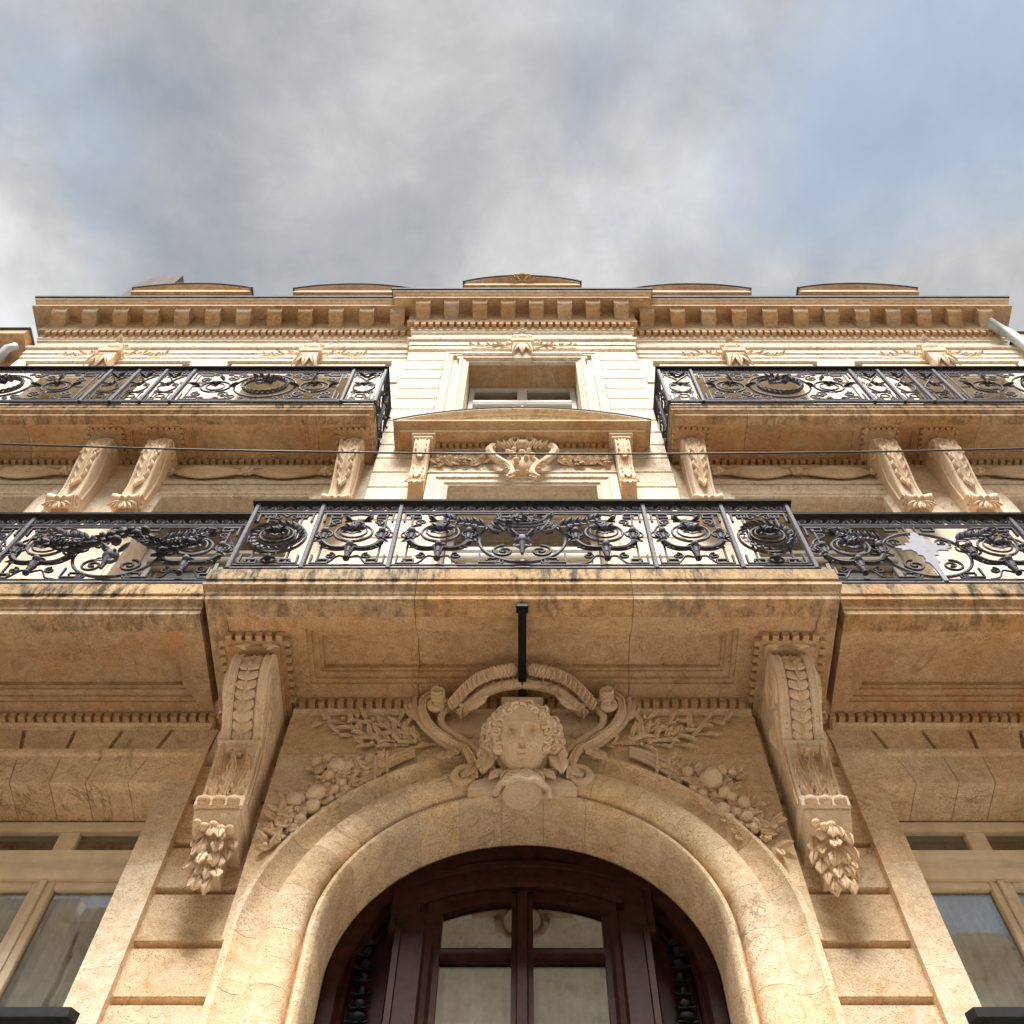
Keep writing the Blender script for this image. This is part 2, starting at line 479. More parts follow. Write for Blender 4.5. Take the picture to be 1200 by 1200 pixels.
def empty(name, loc, label, cat, group=None, rotz=0):
    o = bpy.data.objects.new(name, None); COL.objects.link(o)
    o.location = loc; o.rotation_euler = (0, 0, rotz)
    o.empty_display_size = 0.3
    return setp(o, label, cat, group)

MESH = {}
def shared(key_, fn, name, mat, parent, loc, scale=(1, 1, 1), smooth=50, label=None):
    if key_ not in MESH:
        o = obj(name, fn(), mat, parent, smooth=smooth)
        MESH[key_] = o.data
    else:
        o = bpy.data.objects.new(name, MESH[key_]); COL.objects.link(o); o.parent = parent
    o.location = loc; o.scale = scale
    if label: o['label'] = label
    return o

def arc(cx, cz, r, a0, a1, n):
    return [(cx + r * math.cos(R(a0 + (a1 - a0) * i / n)), cz + r * math.sin(R(a0 + (a1 - a0) * i / n))) for i in range(n + 1)]

# ------------------------------------------------------------------ the townhouse
PW = 0.12                      # side walls stand 12 cm behind the portal and the centre pier
XE = 6.85                      # half width of the house
ZS = 7.90                      # underside of the lower balcony
ZA = 5.86                      # springing of the portal arch
house = empty('townhouse', (0, 0, 0), 'ornate cream limestone townhouse with carved arched portal, iron-railed stone balconies and deep bracketed cornice', 'townhouse')

def wall_grid(mb, x0, x1, z0, z1, y0, y1, ops):
    """wall slab with rectangular openings, cut into non-overlapping boxes"""
    xs = sorted({x0, x1, *[o[0] for o in ops], *[o[1] for o in ops]})
    for a, b in zip(xs, xs[1:]):
        m_ = (a + b) / 2
        cuts = sorted([(o[2], o[3]) for o in ops if o[0] < m_ < o[1]])
        z = z0
        for c0, c1 in cuts:
            if c0 > z: mb.box(a, b, y0, y1, z, c0)
            z = c1
        if z < z1: mb.box(a, b, y0, y1, z, z1)

W2, HW = 2.89, 0.61
C1, C2, HU = 2.85, 5.55, 0.735
# -- plain wall behind everything
for s in (-1, 1):
    mb = MB()
    X = lambda a, b: (min(s * a, s * b), max(s * a, s * b))
    g = [(*X(c - HW, c + HW), z0, z1) for c in (W2, W2 + 2.71) for z0, z1 in ((4.55, 7.235), (0.9, 3.9))]
    wall_grid(mb, *X(1.60, XE), 0, 7.95, PW + 0.035, 0.62, g)
    obj('wall', mb, 'stone', house)
    mb = MB()
    g = [(*X(c - HU - 0.004, c + HU + 0.004), 8.45, 11.626) for c in (C1, C2)]
    wall_grid(mb, *X(1.53, XE), 7.95, 12.4, PW, 0.62, g)
    obj('wall', mb, 'stone_clean', house)
    mb = MB()
    g = [(*X(c - 0.684, c + 0.684), 12.95, 15.306) for c in (C1, C2)]
    wall_grid(mb, *X(1.53, XE), 12.4, 17.3, PW, 0.62, g)
    obj('wall', mb, 'stone_clean', house)
mb = MB()
wall_grid(mb, -1.53, 1.53, 7.95, 17.3, 0.035, 0.62, [(-0.739, 0.739, 8.45, 11.626), (-0.704, 0.704, 13.05, 15.586)])
obj('wall', mb, 'stone_clean', house)

# -- plinth and lower facing beneath the frame
mb = MB()
for s in (-1, 1):
    mb.box(s * 1.07, s * 1.57, 0, 0.6, 0, 3.6, 0.01)
obj('portal_pier', mb, 'stone', house)

# ---- portal: block courses either side, spandrel stones, archivolt
def spandrel(z0, z1, s):
    r = 1.54
    pts = []
    n = 6
    for i in range(n + 1):
        z = z0 + (z1 - z0) * i / n
        d = z - ZA
        pts.append((math.sqrt(max(0, r * r - d * d)) if 0 < d < r else (r if d <= 0 else 0.0), z))
    poly = [(s * x, z) for x, z in pts] + [(s * 1.57, z1), (s * 1.57, z0)]
    mbb = MB(); mbb.prism(poly, 0, PW + 0.04)
    obj('spandrel_stone', mbb, 'stone', house)
lv = [5.86, 6.235, 6.61, 7.03, 7.402]
for s in (-1, 1):
    for a, b in zip(lv, lv[1:]):
        spandrel(a + (0.0015 if a > 5.9 else 0), b - 0.0015, s)
mb = MB(); mb.box(-1.57, 1.57, 0.0, PW + 0.04, 7.4035, 7.80)
obj('spandrel_stone', mb, 'stone', house)
mb = MB()
for i in range(24):                                   # solid masonry behind the archivolt, over the reveal
    a0, a1 = PI * i / 24, PI * (i + 1) / 24
    q = []
    for a in (a0, a1): q.append((1.10 * math.cos(a), ZA + 1.10 * math.sin(a)))
    for a in (a1, a0):
        k = 1.60 / max(abs(math.cos(a)), 1e-6); k2 = (7.9 - ZA) / max(abs(math.sin(a)), 1e-6)
        k = min(k, k2); q.append((k * math.cos(a), ZA + k * math.sin(a)))
    mb.prism(q, PW + 0.045, 0.60)
for s in (-1, 1): mb.box(s * 1.10, s * 1.60, PW + 0.045, 0.6, 3.6, ZA)
obj('wall', mb, 'stone', house)

PROF = [(1.075, 0.34), (1.075, 0.005), (1.083, -0.026), (1.100, -0.042), (1.122, -0.038), (1.136, -0.012), (1.139, 0.035), (1.150, 0.035),
        (1.156, -0.030), (1.18, -0.060), (1.225, -0.080), (1.275, -0.086), (1.315, -0.081), (1.338, -0.070), (1.342, -0.028), (1.375, -0.008), (1.43, -0.014), (1.47, -0.038),
        (1.492, -0.070), (1.508, -0.072), (1.512, -0.046), (1.54, -0.040), (1.548, 0.0), (1.548, PW), (1.20, PW), (1.20, 0.34)]
NV = 13
for i in range(NV):
    a0 = 180 * i / NV + 0.05; a1 = 180 * (i + 1) / NV - 0.05
    mb = MB(); vs = []; k = len(PROF); n = 6
    for j in range(n + 1):
        a = R(a0 + (a1 - a0) * j / n)
        vs += [(r * math.cos(a), y, ZA + r * math.sin(a)) for r, y in PROF]
    fs = []
    for j in range(n):
        fs += [(j * k + q, j * k + (q + 1) % k, (j + 1) * k + (q + 1) % k, (j + 1) * k + q) for q in range(k)]
    fs += [tuple(range(k)), tuple(range(len(vs) - 1, len(vs) - k - 1, -1))]
    mb.add(vs, fs)
    obj('voussoir', mb, 'stone', house, smooth=35)
for s in (-1, 1):
    zz = [3.6, 4.4, 4.8, 5.13, 5.50, ZA]
    for a, b in zip(zz, zz[1:]):
        mb = MB(); k = len(PROF)
        vs = [(s * r, y, z) for z in (a + 0.0015, b - 0.0015) for r, y in PROF]
        mb.add(vs, [(q, (q + 1) % k, k + (q + 1) % k, k + q) for q in range(k)] + [tuple(range(k)), tuple(range(2 * k - 1, k - 1, -1))])
        obj('jamb_stone', mb, 'stone', house, smooth=35)

# ---- rusticated courses beside the portal and window surrounds on the ground floor
JO = [1.0 + 0.373 * i for i in range(12)] + [5.565 - 0.373 * 0, 5.926, 6.312, 6.681, 7.067, 7.435, 7.81]
JO = sorted(set([round(z, 3) for z in JO if z < 5.3] + [5.565, 5.926, 6.312, 6.681, 7.067, 7.435, 7.81]))
for s in (-1, 1):
    for a, b in zip(JO, JO[1:]):
        if a < 3.0: continue
        mb = MB(); mb.box(s * 1.572, s * 2.075, PW - 0.012, PW + 0.05, a + 0.022, b - 0.022, 0.006)
        obj('rusticated_block', mb, 'stone', house)
        mb = MB(); mb.box(s * 3.72, s * 4.78, PW - 0.012, PW + 0.05, a + 0.022, b - 0.022, 0.006)
        obj('rusticated_block', mb, 'stone', house)
# flat arch over the ground-floor windows: fanned stones, each a piece
TOPX = [2.059, 2.392, 2.726, 3.053, 3.404, 3.73]
BOTX = [2.156, 2.446, 2.762, 3.03, 3.324, 3.62]
for s in (-1, 1):
    for off in (0, 2.71):
        xt, xb = ([1.60] + TOPX if off == 0 else TOPX), ([2.06, 2.085] + BOTX[1:] if off == 0 else BOTX)
        for i in range(len(xt) - 1):
            g = 0.014
            if off == 0 and i == 0:
                continue
            poly = [(xt[i] + g + off, 7.80), (xt[i + 1] - g + off, 7.80), (xb[i + 1] - g + off, 7.533), (xb[i] + g + off, 7.533)]
            mb = MB(); mb.prism([(s * x, z) for x, z in poly], PW - 0.012, PW + 0.05)
            obj('lintel_stone', mb, 'stone', house)
            # the stone goes on through the window surround down to the soffit
            h = 0.0025; zb = 7.227
            x0, x1 = xb[i] + off, xb[i + 1] + off
            cx = W2 + off
            f = 0.86
            poly = [(max(2.07 + off, x0 + h), 7.530), (min(3.71 + off, x1 - h), 7.530), (cx + (x1 - cx) * f - h, zb), (cx + (x0 - cx) * f + h, zb)]
            if i in (0, 1) and off == 0 and poly[3][0] < 2.285 + off: poly[3] = (2.283 + off, zb)
            if poly[2][0] > 3.497 + off: poly[2] = (3.497 + off, zb)
            if poly[3][0] < 2.283 + off: poly[3] = (2.283 + off, zb)
            if i == (1 if off == 0 else 0):
                poly[0] = (2.07 + off, 7.530); poly[3] = (2.07 + off, zb)
            if i == len(xt) - 2:
                poly[1] = (3.71 + off, 7.530); poly[2] = (3.71 + off, zb)
            lo = [p for p in poly]
            mb = MB(); mb.prism([(s * x, z) for x, z in lo], PW - 0.03, 0.40)
            obj('lintel_stone', mb, 'stone', house)
    for c in (W2, W2 + 2.71):
        for q in (-1, 1):
            # jamb stones of the surround, with outer fillet and inner bead
            xin, xout = c + q * (HW - 0.003), c + q * 0.822
            zz = [3.2, 4.2, 5.0, 5.75, 6.5, 7.2255]
            for a, b in zip(zz, zz[1:]):
                mb = MB()
                prof = [(xin, 0.42), (xin, PW - 0.03), (xin + q * 0.10, PW - 0.03), (xin + q * 0.105, PW - 0.045), (xout - q * 0.045, PW - 0.05),
                        (xout - q * 0.04, PW - 0.062), (xout, PW - 0.062), (xout, PW + 0.05), (xout - q * 0.15, PW + 0.05), (xin + q * 0.02, 0.42)]
                mb.prism([(s * x, y) for x, y in prof], a + 0.001, b - 0.001, 'z')
                obj('window_surround_stone', mb, 'stone', house)
        mb = MB()
        mb.sweep([(s * (c - s * 0.822), 7.228), (s * (c - s * 0.822), 7.53), (s * (c + s * 0.822), 7.53), (s * (c + s * 0.822), 7.228)][::1], [(0.0, PW - 0.062), (0.0, PW - 0.028), (0.04, PW - 0.028), (0.04, PW - 0.062)], 'xz')
        obj('surround_fillet', mb, 'stone', house)

# ---- windows -------------------------------------------------------------
def window(parent, cx, hw, z0, z1, y, mat='wood_beige', transom=None, curtain=True, thick=0.055, sill=None, dark=True, name='window'):
    """casement window: frame (the window itself), panes, transom bar, meeting stile, curtains and the room behind"""
    f = MB(); e = 0.07
    f.box(cx - hw, cx - hw + e, y, y + 0.09, z0, z1, 0.006)
    f.box(cx + hw - e, cx + hw, y, y + 0.09, z0, z1, 0.006)
    f.box(cx - hw + e, cx + hw - e, y, y + 0.09, z1 - e - 0.02, z1, 0.006)
    f.box(cx - hw + e, cx + hw - e, y, y + 0.09, z0, z0 + e, 0.006)
    wn = obj(name, f, mat, parent)
    top = z1 - e - 0.02
    rows = []
    if transom:
        t0, t1 = transom
        b = MB()
        b.sweep([(cx - hw + e, y), (cx + hw - e, y)], [(0, t0), (0.02, t0), (0.035, t0 + 0.03), (0.035, t0 + 0.07), (0.012, t0 + 0.085), (0.012, t1 - 0.09), (0.04, t1 - 0.07), (0.045, t1 - 0.02), (0.02, t1), (-0.08, t1), (-0.08, t0)])
        obj('transom_bar', b, mat, wn)
        b = MB(); b.box(cx - 0.065, cx + 0.065, y + 0.004, y + 0.08, t1, top, 0.008)
        obj('mullion', b, mat, wn)
        rows.append((cx - hw + e, cx - 0.065, t1, top, 'dark')); rows.append((cx + 0.065, cx + hw - e, t1, top, 'dark'))
        top2 = t0
    else:
        top2 = top
    for q in (-1, 1):
        a, b_ = (cx - hw + e, cx - 0.012) if q < 0 else (cx + 0.012, cx + hw - e)
        b = MB(); w_ = 0.058
        b.box(a, a + w_, y + 0.008, y + 0.062, z0 + e, top2, 0.008); b.box(b_ - w_, b_, y + 0.008, y + 0.062, z0 + e, top2, 0.008)
        b.box(a + w_, b_ - w_, y + 0.008, y + 0.062, top2 - w_, top2, 0.008); b.box(a + w_, b_ - w_, y + 0.008, y + 0.062, z0 + e, z0 + e + w_, 0.008)
        obj('casement', b, mat, wn)
        rows.append((a + w_, b_ - w_, z0 + e + w_, top2 - w_, 'c'))
    b = MB(); b.box(cx - 0.022, cx + 0.022, y - 0.012, y + 0.006, z0 + e, top2, 0.006)
    obj('meeting_stile', b, mat, wn)
    for x0, x1, a, b_, kd in rows:
        g = MB(); g.box(x0, x1, y + 0.040, y + 0.046, a, b_)
        obj('pane', g, 'glass', wn, smooth=None)
        if curtain and kd == 'c':
            cb = MB(); n = 36; vs = []; ph = rnd.random() * 6
            for i in range(n + 1):
                xx = x0 + (x1 - x0) * i / n
                yy = y + 0.10 + 0.018 * math.sin(i * 1.15 + ph) + 0.012 * math.sin(i * 0.43 + ph * 2)
                vs += [(xx, yy, a - 0.05), (xx, yy, b_ + 0.12)]
            cb.add(vs, [(2 * i, 2 * i + 1, 2 * i + 3, 2 * i + 2) for i in range(n)])
            obj('curtain', cb, 'curtain', wn, smooth=80)
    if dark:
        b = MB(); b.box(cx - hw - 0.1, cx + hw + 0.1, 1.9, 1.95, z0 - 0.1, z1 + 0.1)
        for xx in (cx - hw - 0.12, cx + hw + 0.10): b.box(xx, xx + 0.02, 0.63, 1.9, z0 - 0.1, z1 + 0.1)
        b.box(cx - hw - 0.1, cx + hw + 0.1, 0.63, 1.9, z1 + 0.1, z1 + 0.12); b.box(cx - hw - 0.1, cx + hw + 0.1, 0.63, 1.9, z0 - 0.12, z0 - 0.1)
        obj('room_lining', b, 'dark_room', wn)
    return wn

for s in (-1, 1):
    for c in (W2, W2 + 2.71):
        window(house, s * c, HW - 0.006, 4.56, 7.221, 0.403, transom=(6.70, 6.93))
        window(house, s * c, HW - 0.006, 0.92, 3.89, 0.403)
    for c in (C1, C2):
        window(house, s * c, HU - 0.005, 8.46, 11.615, 0.40, mat='wood_grey', transom=(10.75, 10.95))
        window(house, s * c, 0.675, 12.96, 15.295, 0.37, mat='wood_white')
window(house, 0, 0.73, 8.46, 11.615, 0.36, mat='wood_white', transom=(10.75, 10.95))
wn = window(house, 0, 0.695, 13.06, 15.575, 0.34, mat='wood_white', transom=(14.86, 14.98))

# ------------------------------------------------------------------ lower balcony
def soffit(mb, xa, xb, rects, ztop):
    """slab underside with nested recesses: rects = (x0,x1,y0,y1,z) from the outside in"""
    xs = sorted({min(max(v, xa), xb) for r in rects for v in r[:2]} | {xa, xb})
    ys = sorted({v for r in rects for v in r[2:4]})
    for a, b in zip(xs, xs[1:]):
        for c, d in zip(ys, ys[1:]):
            mx_, my_ = (a + b) / 2, (c + d) / 2
            z = None
            for r in rects:
                if r[0] < mx_ < r[1] and r[2] < my_ < r[3]: z = r[4]
            if z is not None and b - a > 1e-4: mb.box(a, b, c, d, z, ztop)

def nest(x0, x1, y0, y1, steps):
    r = []
    for d, z in steps:
        r.append((x0 + d, x1 - d, y0 + d, y1 - d, z))
    return r

def dentils(x0, x1, y, z0, z1, pitch, wd, dp, parent, mat, name='dentil_row'):
    mb = MB(); n = max(1, int(round((x1 - x0) / pitch)))
    for i in range(n):
        c = x0 + (i + 0.5) * (x1 - x0) / n
        mb.box(c - wd / 2, c + wd / 2, y - dp, y + 0.005, z0, z1)
    return obj(name, mb, mat, parent, smooth=None, kind='stuff')

MOULD = [(-0.13, ZS), (-0.012, ZS), (0.0, ZS + 0.008), (0.0, ZS + 0.058), (0.008, ZS + 0.064), (0.013, ZS + 0.09), (0.030, ZS + 0.125), (0.042, ZS + 0.134), (0.042, ZS + 0.155), (-0.13, ZS + 0.155)]
FASC = [(-0.13, ZS + 0.157), (0.030, ZS + 0.157), (0.030, ZS + 0.205), (0.040, ZS + 0.212), (0.040, ZS + 0.345), (0.034, ZS + 0.352), (-0.13, ZS + 0.352)]
def slab(parent, path, joints, rects, ztop, mould, fasc, soffit_rng):
    """front path cut at the joints into stones; each stone: moulding + edge + soffit piece"""
    xs = [None] + joints + [None]
    def clip(a, b):
        pts = []
        for p, q in zip(path, path[1:]):
            if abs(p[1] - q[1]) < 1e-6:
                l = p[0] if a is None else max(p[0], a + 0.002); r = q[0] if b is None else min(q[0], b - 0.002)
                if l < r: pts += [(l, p[1]), (r, p[1])]
            else:
                if (a is None and p[1] > q[1]) or (b is None and p[1] < q[1]):
                    pts += [p, q]
        o = []
        for p in pts:
            if not o or math.hypot(p[0] - o[-1][0], p[1] - o[-1][1]) > 1e-4: o.append(p)
        return o
    for a, b in zip(xs, xs[1:]):
        pth = clip(a, b)
        m1 = MB(); m1.sweep(pth, mould)
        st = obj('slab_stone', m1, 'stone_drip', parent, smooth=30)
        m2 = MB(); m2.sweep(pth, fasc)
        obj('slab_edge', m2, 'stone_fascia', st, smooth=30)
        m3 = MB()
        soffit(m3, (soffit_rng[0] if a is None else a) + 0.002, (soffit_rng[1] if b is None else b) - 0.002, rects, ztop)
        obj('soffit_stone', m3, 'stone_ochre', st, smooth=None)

def part_empty(name, label=None):
    o = bpy.data.objects.new(name, None); COL.objects.link(o); o.parent = house
    if label: o['label'] = label
    return o
balc = part_empty('balcony', 'projecting stone balcony over the arched door')
STEPS = [(0.0, ZS + 0.012), (0.012, ZS + 0.03), (0.055, ZS + 0.03), (0.067, ZS + 0.046), (0.115, ZS + 0.062)]
rects = [(-1.95, 1.95, -0.73, 0.03, ZS)] + [(-1.95, 1.95, -0.705, 0.03, ZS + 0.014)] + nest(-1.44, 1.44, -0.63, -0.19, [(0.0, ZS + 0.036), (0.028, ZS + 0.062), (0.07, ZS + 0.08), (0.09, ZS + 0.12)])
slab(balc, [(-2.08, 0.03), (-2.08, -0.86), (2.08, -0.86), (2.08, 0.03)], [-0.705, 0.728], rects, ZS + 0.34, MOULD, FASC, (-1.95, 1.95))
for s in (-1, 1):
    bs = part_empty('balcony', 'side stone balcony with long recessed soffit panel')
    x0, x1 = 2.126, 6.95
    a, b = (x0, x1) if s > 0 else (-x1, -x0)
    path = [(a, -0.745), (b, -0.745), (b, PW + 0.03)] if s > 0 else [(a, PW + 0.03), (a, -0.745), (b, -0.745)]
    sa, sb = (a, b - 0.13) if s > 0 else (a + 0.13, b)
    rects = [(sa, sb, -0.615, PW + 0.03, ZS), (sa, sb, -0.59, PW + 0.03, ZS + 0.014)]
    for p0, p1 in ((2.24, 3.95), (4.45, 6.45)):
        q0, q1 = (p0, p1) if s > 0 else (-p1, -p0)
        rects += nest(q0, q1, -0.52, -0.04, [(0.0, ZS + 0.036), (0.03, ZS + 0.06), (0.075, ZS + 0.08), (0.095, ZS + 0.12)])
    slab(bs, path, [s * 4.2] , rects, ZS + 0.34, MOULD, FASC, (sa, sb))
    dentils(*((2.03, 6.8) if s > 0 else (-6.8, -2.03)), PW - 0.03, ZS - 0.052, ZS, 0.0655, 0.041, 0.055, bs, 'stone_ochre')
    mb = MB(); mb.sweep([(a, PW + 0.03), (b, PW + 0.03)], [(0, 7.80), (0.05, 7.80), (0.055, 7.825), (0.07, 7.84), (0.07, ZS - 0.052), (0.062, ZS - 0.05), (0.062, ZS + 0.01), (0, ZS + 0.01)])
    obj('bed_moulding', mb, 'stone', bs, smooth=30)
dentils(-1.53, 1.53, -0.03, ZS - 0.052, ZS, 0.0655, 0.041, 0.055, balc, 'stone_ochre')
mb = MB(); mb.sweep([(-1.56, 0.0), (1.56, 0.0)], [(-0.03, 7.802), (0.015, 7.802), (0.02, 7.825), (0.036, 7.84), (0.036, ZS - 0.052), (0.03, ZS - 0.05), (0.03, ZS + 0.016), (-0.03, ZS + 0.016)])
obj('bed_moulding', mb, 'stone', balc, smooth=30)

# ---- big scroll consoles
def along(prof, t):
    """point and direction on an open (y,z) polyline at fraction t of its length"""
    ls = [math.dist(a, b) for a, b in zip(prof, prof[1:])]; T = sum(ls) * t
    for (a, b), l in zip(zip(prof, prof[1:]), ls):
        if T <= l or (a, b) == (prof[-2], prof[-1]):
            k = T / l
            return (a[0] + (b[0] - a[0]) * k, a[1] + (b[1] - a[1]) * k), ((b[0] - a[0]) / l, (b[1] - a[1]) / l)
        T -= l

def smooth_poly(pts, n=5):
    o = []
    P_ = [pts[0]] + list(pts) + [pts[-1]]
    for i in range(1, len(P_) - 2):
        p0, p1, p2, p3 = P_[i - 1:i + 3]
        for j in range(n):
            t = j / n
            o.append(tuple(0.5 * ((2 * b) + (-a + c) * t + (2 * a - 5 * b + 4 * c - d) * t * t + (-a + 3 * b - 3 * c + d) * t ** 3) for a, b, c, d in zip(p0, p1, p2, p3)))
    o.append(tuple(pts[-1]))
    return o

def leaf_along(mb, prof, t0, t1, wd, lobes=5, lift=0.012, x=0.0, n=22, curl=0.05, splay=0.0, ridge=0.02, flip=1):
    """acanthus leaf laid along a (y,z) curve, its lobed edges standing off and its tip curling out"""
    vs = []
    for i in range(n + 1):
        t = i / n
        (y, z), (dy, dz) = along(prof, t0 + (t1 - t0) * t)
        ny, nz = dz * flip, -dy * flip
        w_ = wd / 2 * (math.sin(PI * min(1.0, 0.18 + t * 0.82)) ** 0.6) * (0.58 + 0.42 * abs(math.cos(PI * lobes * t)) ** 0.7)
        if i == n: w_ = 0.004
        cu_ = lift + curl * max(0.0, t - 0.7) ** 2 * 11
        for u, h in ((-1, 0.1), (-0.72, 0.8), (-0.45, 0.2), (-0.16, 0.3), (0, 1.1), (0.16, 0.3), (0.45, 0.2), (0.72, 0.8), (1, 0.1)):
            hh = cu_ + h * ridge * (1 - 0.4 * t)
            vs.append((x + splay * t + u * w_, y + ny * hh, z + nz * hh))
    k = 9; b = len(vs)
    fs = [(i * k + j, i * k + j + 1, (i + 1) * k + j + 1, (i + 1) * k + j) for i in range(n) for j in range(k - 1)]
    vs2 = vs[:]
    for i in range(n + 1):
        (y, z), (dy, dz) = along(prof, t0 + (t1 - t0) * i / n)
        for j in range(k):
            v = vs[i * k + j]; vs2.append((v[0] * 1.0, v[1] - dz * flip * 0.016, v[2] + dy * flip * 0.016))
    fs += [tuple(b + q for q in reversed(f)) for f in fs]
    for i in range(n):
        for j in (0, k - 1): fs.append((i * k + j, (i + 1) * k + j, b + (i + 1) * k + j, b + i * k + j))
    return mb.add(vs2, fs)

def oak_cluster(mb, c, sx, sz, dp, rn, n=20, ln=(0.13, 0.2), wd=(0.07, 0.10)):
    """hanging bunch of lobed leaves"""
    for i in range(n):
        u = rn.uniform(-1, 1); v = rn.uniform(-0.75, 1)
        k = math.sqrt(max(0.0, 1 - u * u * 0.8))
        o = (c[0] + u * sx * 0.5, c[1] - dp * k * rn.uniform(0.35, 0.85), c[2] + v * sz * 0.38)
        d = (u * 0.6 + rn.uniform(-0.2, 0.2), -0.15 + rn.uniform(-0.2, 0.1), -1 + rn.uniform(-0.1, 0.4))
        nn = (u * 0.8, -1, rn.uniform(-0.3, 0.3))
        mb.leaf(o, d, nn, rn.uniform(*ln), rn.uniform(*wd), rn.uniform(0.05, 0.4), 3, 0.014)

UP = smooth_poly([(-0.45, 7.825), (-0.505, 7.79), (-0.53, 7.70), (-0.515, 7.59), (-0.455, 7.47), (-0.365, 7.365), (-0.275, 7.29), (-0.245, 7.235)])
LOW = smooth_poly([(-0.232, 7.205), (-0.21, 7.10), (-0.19, 6.95), (-0.178, 6.82), (-0.176, 6.735)])
def console_big(seed=5):
    w_ = 0.132
    mb = MB(); back = PW
    def piece(x0, x1, inset):
        a = [(y + inset, z) for y, z in UP] + [(-0.24 + inset, 7.208)]
        mb.prism(a + [(back, 7.208), (back, 7.825)], x0, x1, 'x')
    piece(-w_, -0.068, 0); piece(0.068, w_, 0); piece(-0.068, 0.068, 0.024)
    mb.prism(LOW + [(back, 6.735), (back, 7.2075)], -w_ + 0.006, w_ - 0.006, 'x')
    # bead on each side of the channel
    for q in (-1, 1):
        mb.tube([(q * 0.082, y, z) for y, z in UP], 0.008, 5)
        mb.tube([(q * (w_ - 0.012), y, z) for y, z in UP], 0.009, 5)
        mb.tube([(q * (w_ - 0.018), y, z) for y, z in LOW], 0.008, 5)
    mb.box(-w_ - 0.004, w_ + 0.004, -0.252, back, 7.192, 7.222, 0.006)
    # knob block and its lower moulding
    mb.box(-w_ - 0.010, w_ + 0.010, -0.225, back, 6.635, 6.732, 0.008)
    mb.box(-w_ - 0.0, w_ + 0.0, -0.205, back, 6.605, 6.634, 0.006)
    mb.prism([(-0.20, 6.603), (-0.19, 6.57), (-0.14, 6.53), (-0.05, 6.51), (back, 6.50), (back, 6.603)], -w_ + 0.004, w_ - 0.004, 'x')
    c = obj('console', mb, 'carving', house, smooth=35)
    for q in (-1, 1):
        v = MB()
        v.spiral((-0.335, 7.61), 0.165, 2.1, R(-100), -1, 0.022, 'yz', 40, 0.1, 0.6, q * (w_ + 0.003), 0.8)
        v.tube([(q * (w_ + 0.002), y + 0.03, z) for y, z in LOW] , 0.010, 5)
        pts = smooth_poly([(-0.30, 7.44), (-0.20, 7.30), (-0.14, 7.15), (-0.11, 6.95), (-0.10, 6.78)])
        v.tube([(q * (w_ + 0.002), y, z) for y, z in pts], [0.02 * (1 - i / len(pts) * 0.6) for i in range(len(pts))], 5)
        v.leaf((q * (w_ + 0.004), -0.20, 7.45), (0, 0.35, -1), (q, 0, 0), 0.2, 0.1, 0.05, 3, 0.01)
        obj('volute', v, 'carving', c, smooth=50)
    n = 8
    for i in range(n):
        (y, z), (dy, dz) = along(UP, 0.26 + 0.72 * i / n)
        l = MB(); l.leaf((0, 0, 0), (0, dy, dz), (0, -dz * -1 if False else dz, -dy), 0.115, 0.130, 0.28, 0, 0.016, 7, 0.20)
        for q in (-1, 1): l.ball((q * 0.048, dy * 0.03, dz * 0.03), (0.014, 0.012, 0.022), 6, 4)
        obj('scale_leaf', l, 'carving', c, loc=(0, y + 0.006, z), smooth=50)
    p = MB()
    for i in range(5):
        a = R(-60 + 30 * i)
        p.leaf((0, -0.52, 7.68), (math.sin(a), 0.05, math.cos(a) * 0.9), (0, -1, -0.3), 0.125, 0.06, -0.35, 0, 0.01)
    obj('palmette', p, 'carving', c, smooth=50)
    p = MB()
    for i in range(9): p.ball((-0.12 + 0.03 * i, -0.50, 7.845), (0.017, 0.03, 0.018), 7, 5)
    for q in (-1, 1): p.leaf((q * 0.02, -0.53, 7.85), (q, 0, -0.05), (0, -1, -0.6), 0.13, 0.05, 0.1, 2, 0.01)
    obj('egg_moulding', p, 'carving', c, smooth=50)
    p = MB()
    for i in range(3): p.ball((-0.086 + 0.086 * i, -0.232, 6.675), (0.038, 0.030, 0.036), 12, 8)
    obj('knob_row', p, 'carving', c, smooth=60)
    p = MB()
    p.ball((0, -0.24, 7.125), (0.024, 0.03, 0.024), 8, 5)
    for i in range(6):
        a = PI * 2 * i / 6
        p.ball((0.037 * math.cos(a), -0.228, 7.125 + 0.033 * math.sin(a)), (0.021, 0.024, 0.020), 7, 5)
    for q in (-1, 1): p.leaf((q * 0.03, -0.212, 7.12), (q, 0.0, -0.4), (0, -1, 0.1), 0.07, 0.03, 0.1, 0, 0.008)
    obj('flower', p, 'carving', c, smooth=60)
    p = MB()
    LR = LOW[::-1]
    leaf_along(p, LR, 0.02, 0.72, 0.10, 4, 0.020, 0, 30, 0.05, 0, 0.034, flip=-1)
    for q in (-1, 1):
        leaf_along(p, LR, 0.02, 0.62, 0.085, 4, 0.012, q * 0.060, 26, 0.06, q * 0.035, 0.030, flip=-1)
        leaf_along(p, LR, 0.10, 0.86, 0.050, 3, 0.014, q * 0.025, 24, 0.07, q * 0.045, 0.026, flip=-1)
    obj('acanthus_leaf', p, 'carving', c, smooth=50)
    p = MB(); rn = random.Random(5)
    p.prism([(-0.13, 6.55), (-0.04, 6.40), (0.03, 6.33), (PW, 6.32), (PW, 6.55)], -0.06, 0.06, 'x')
    rn = random.Random(seed)
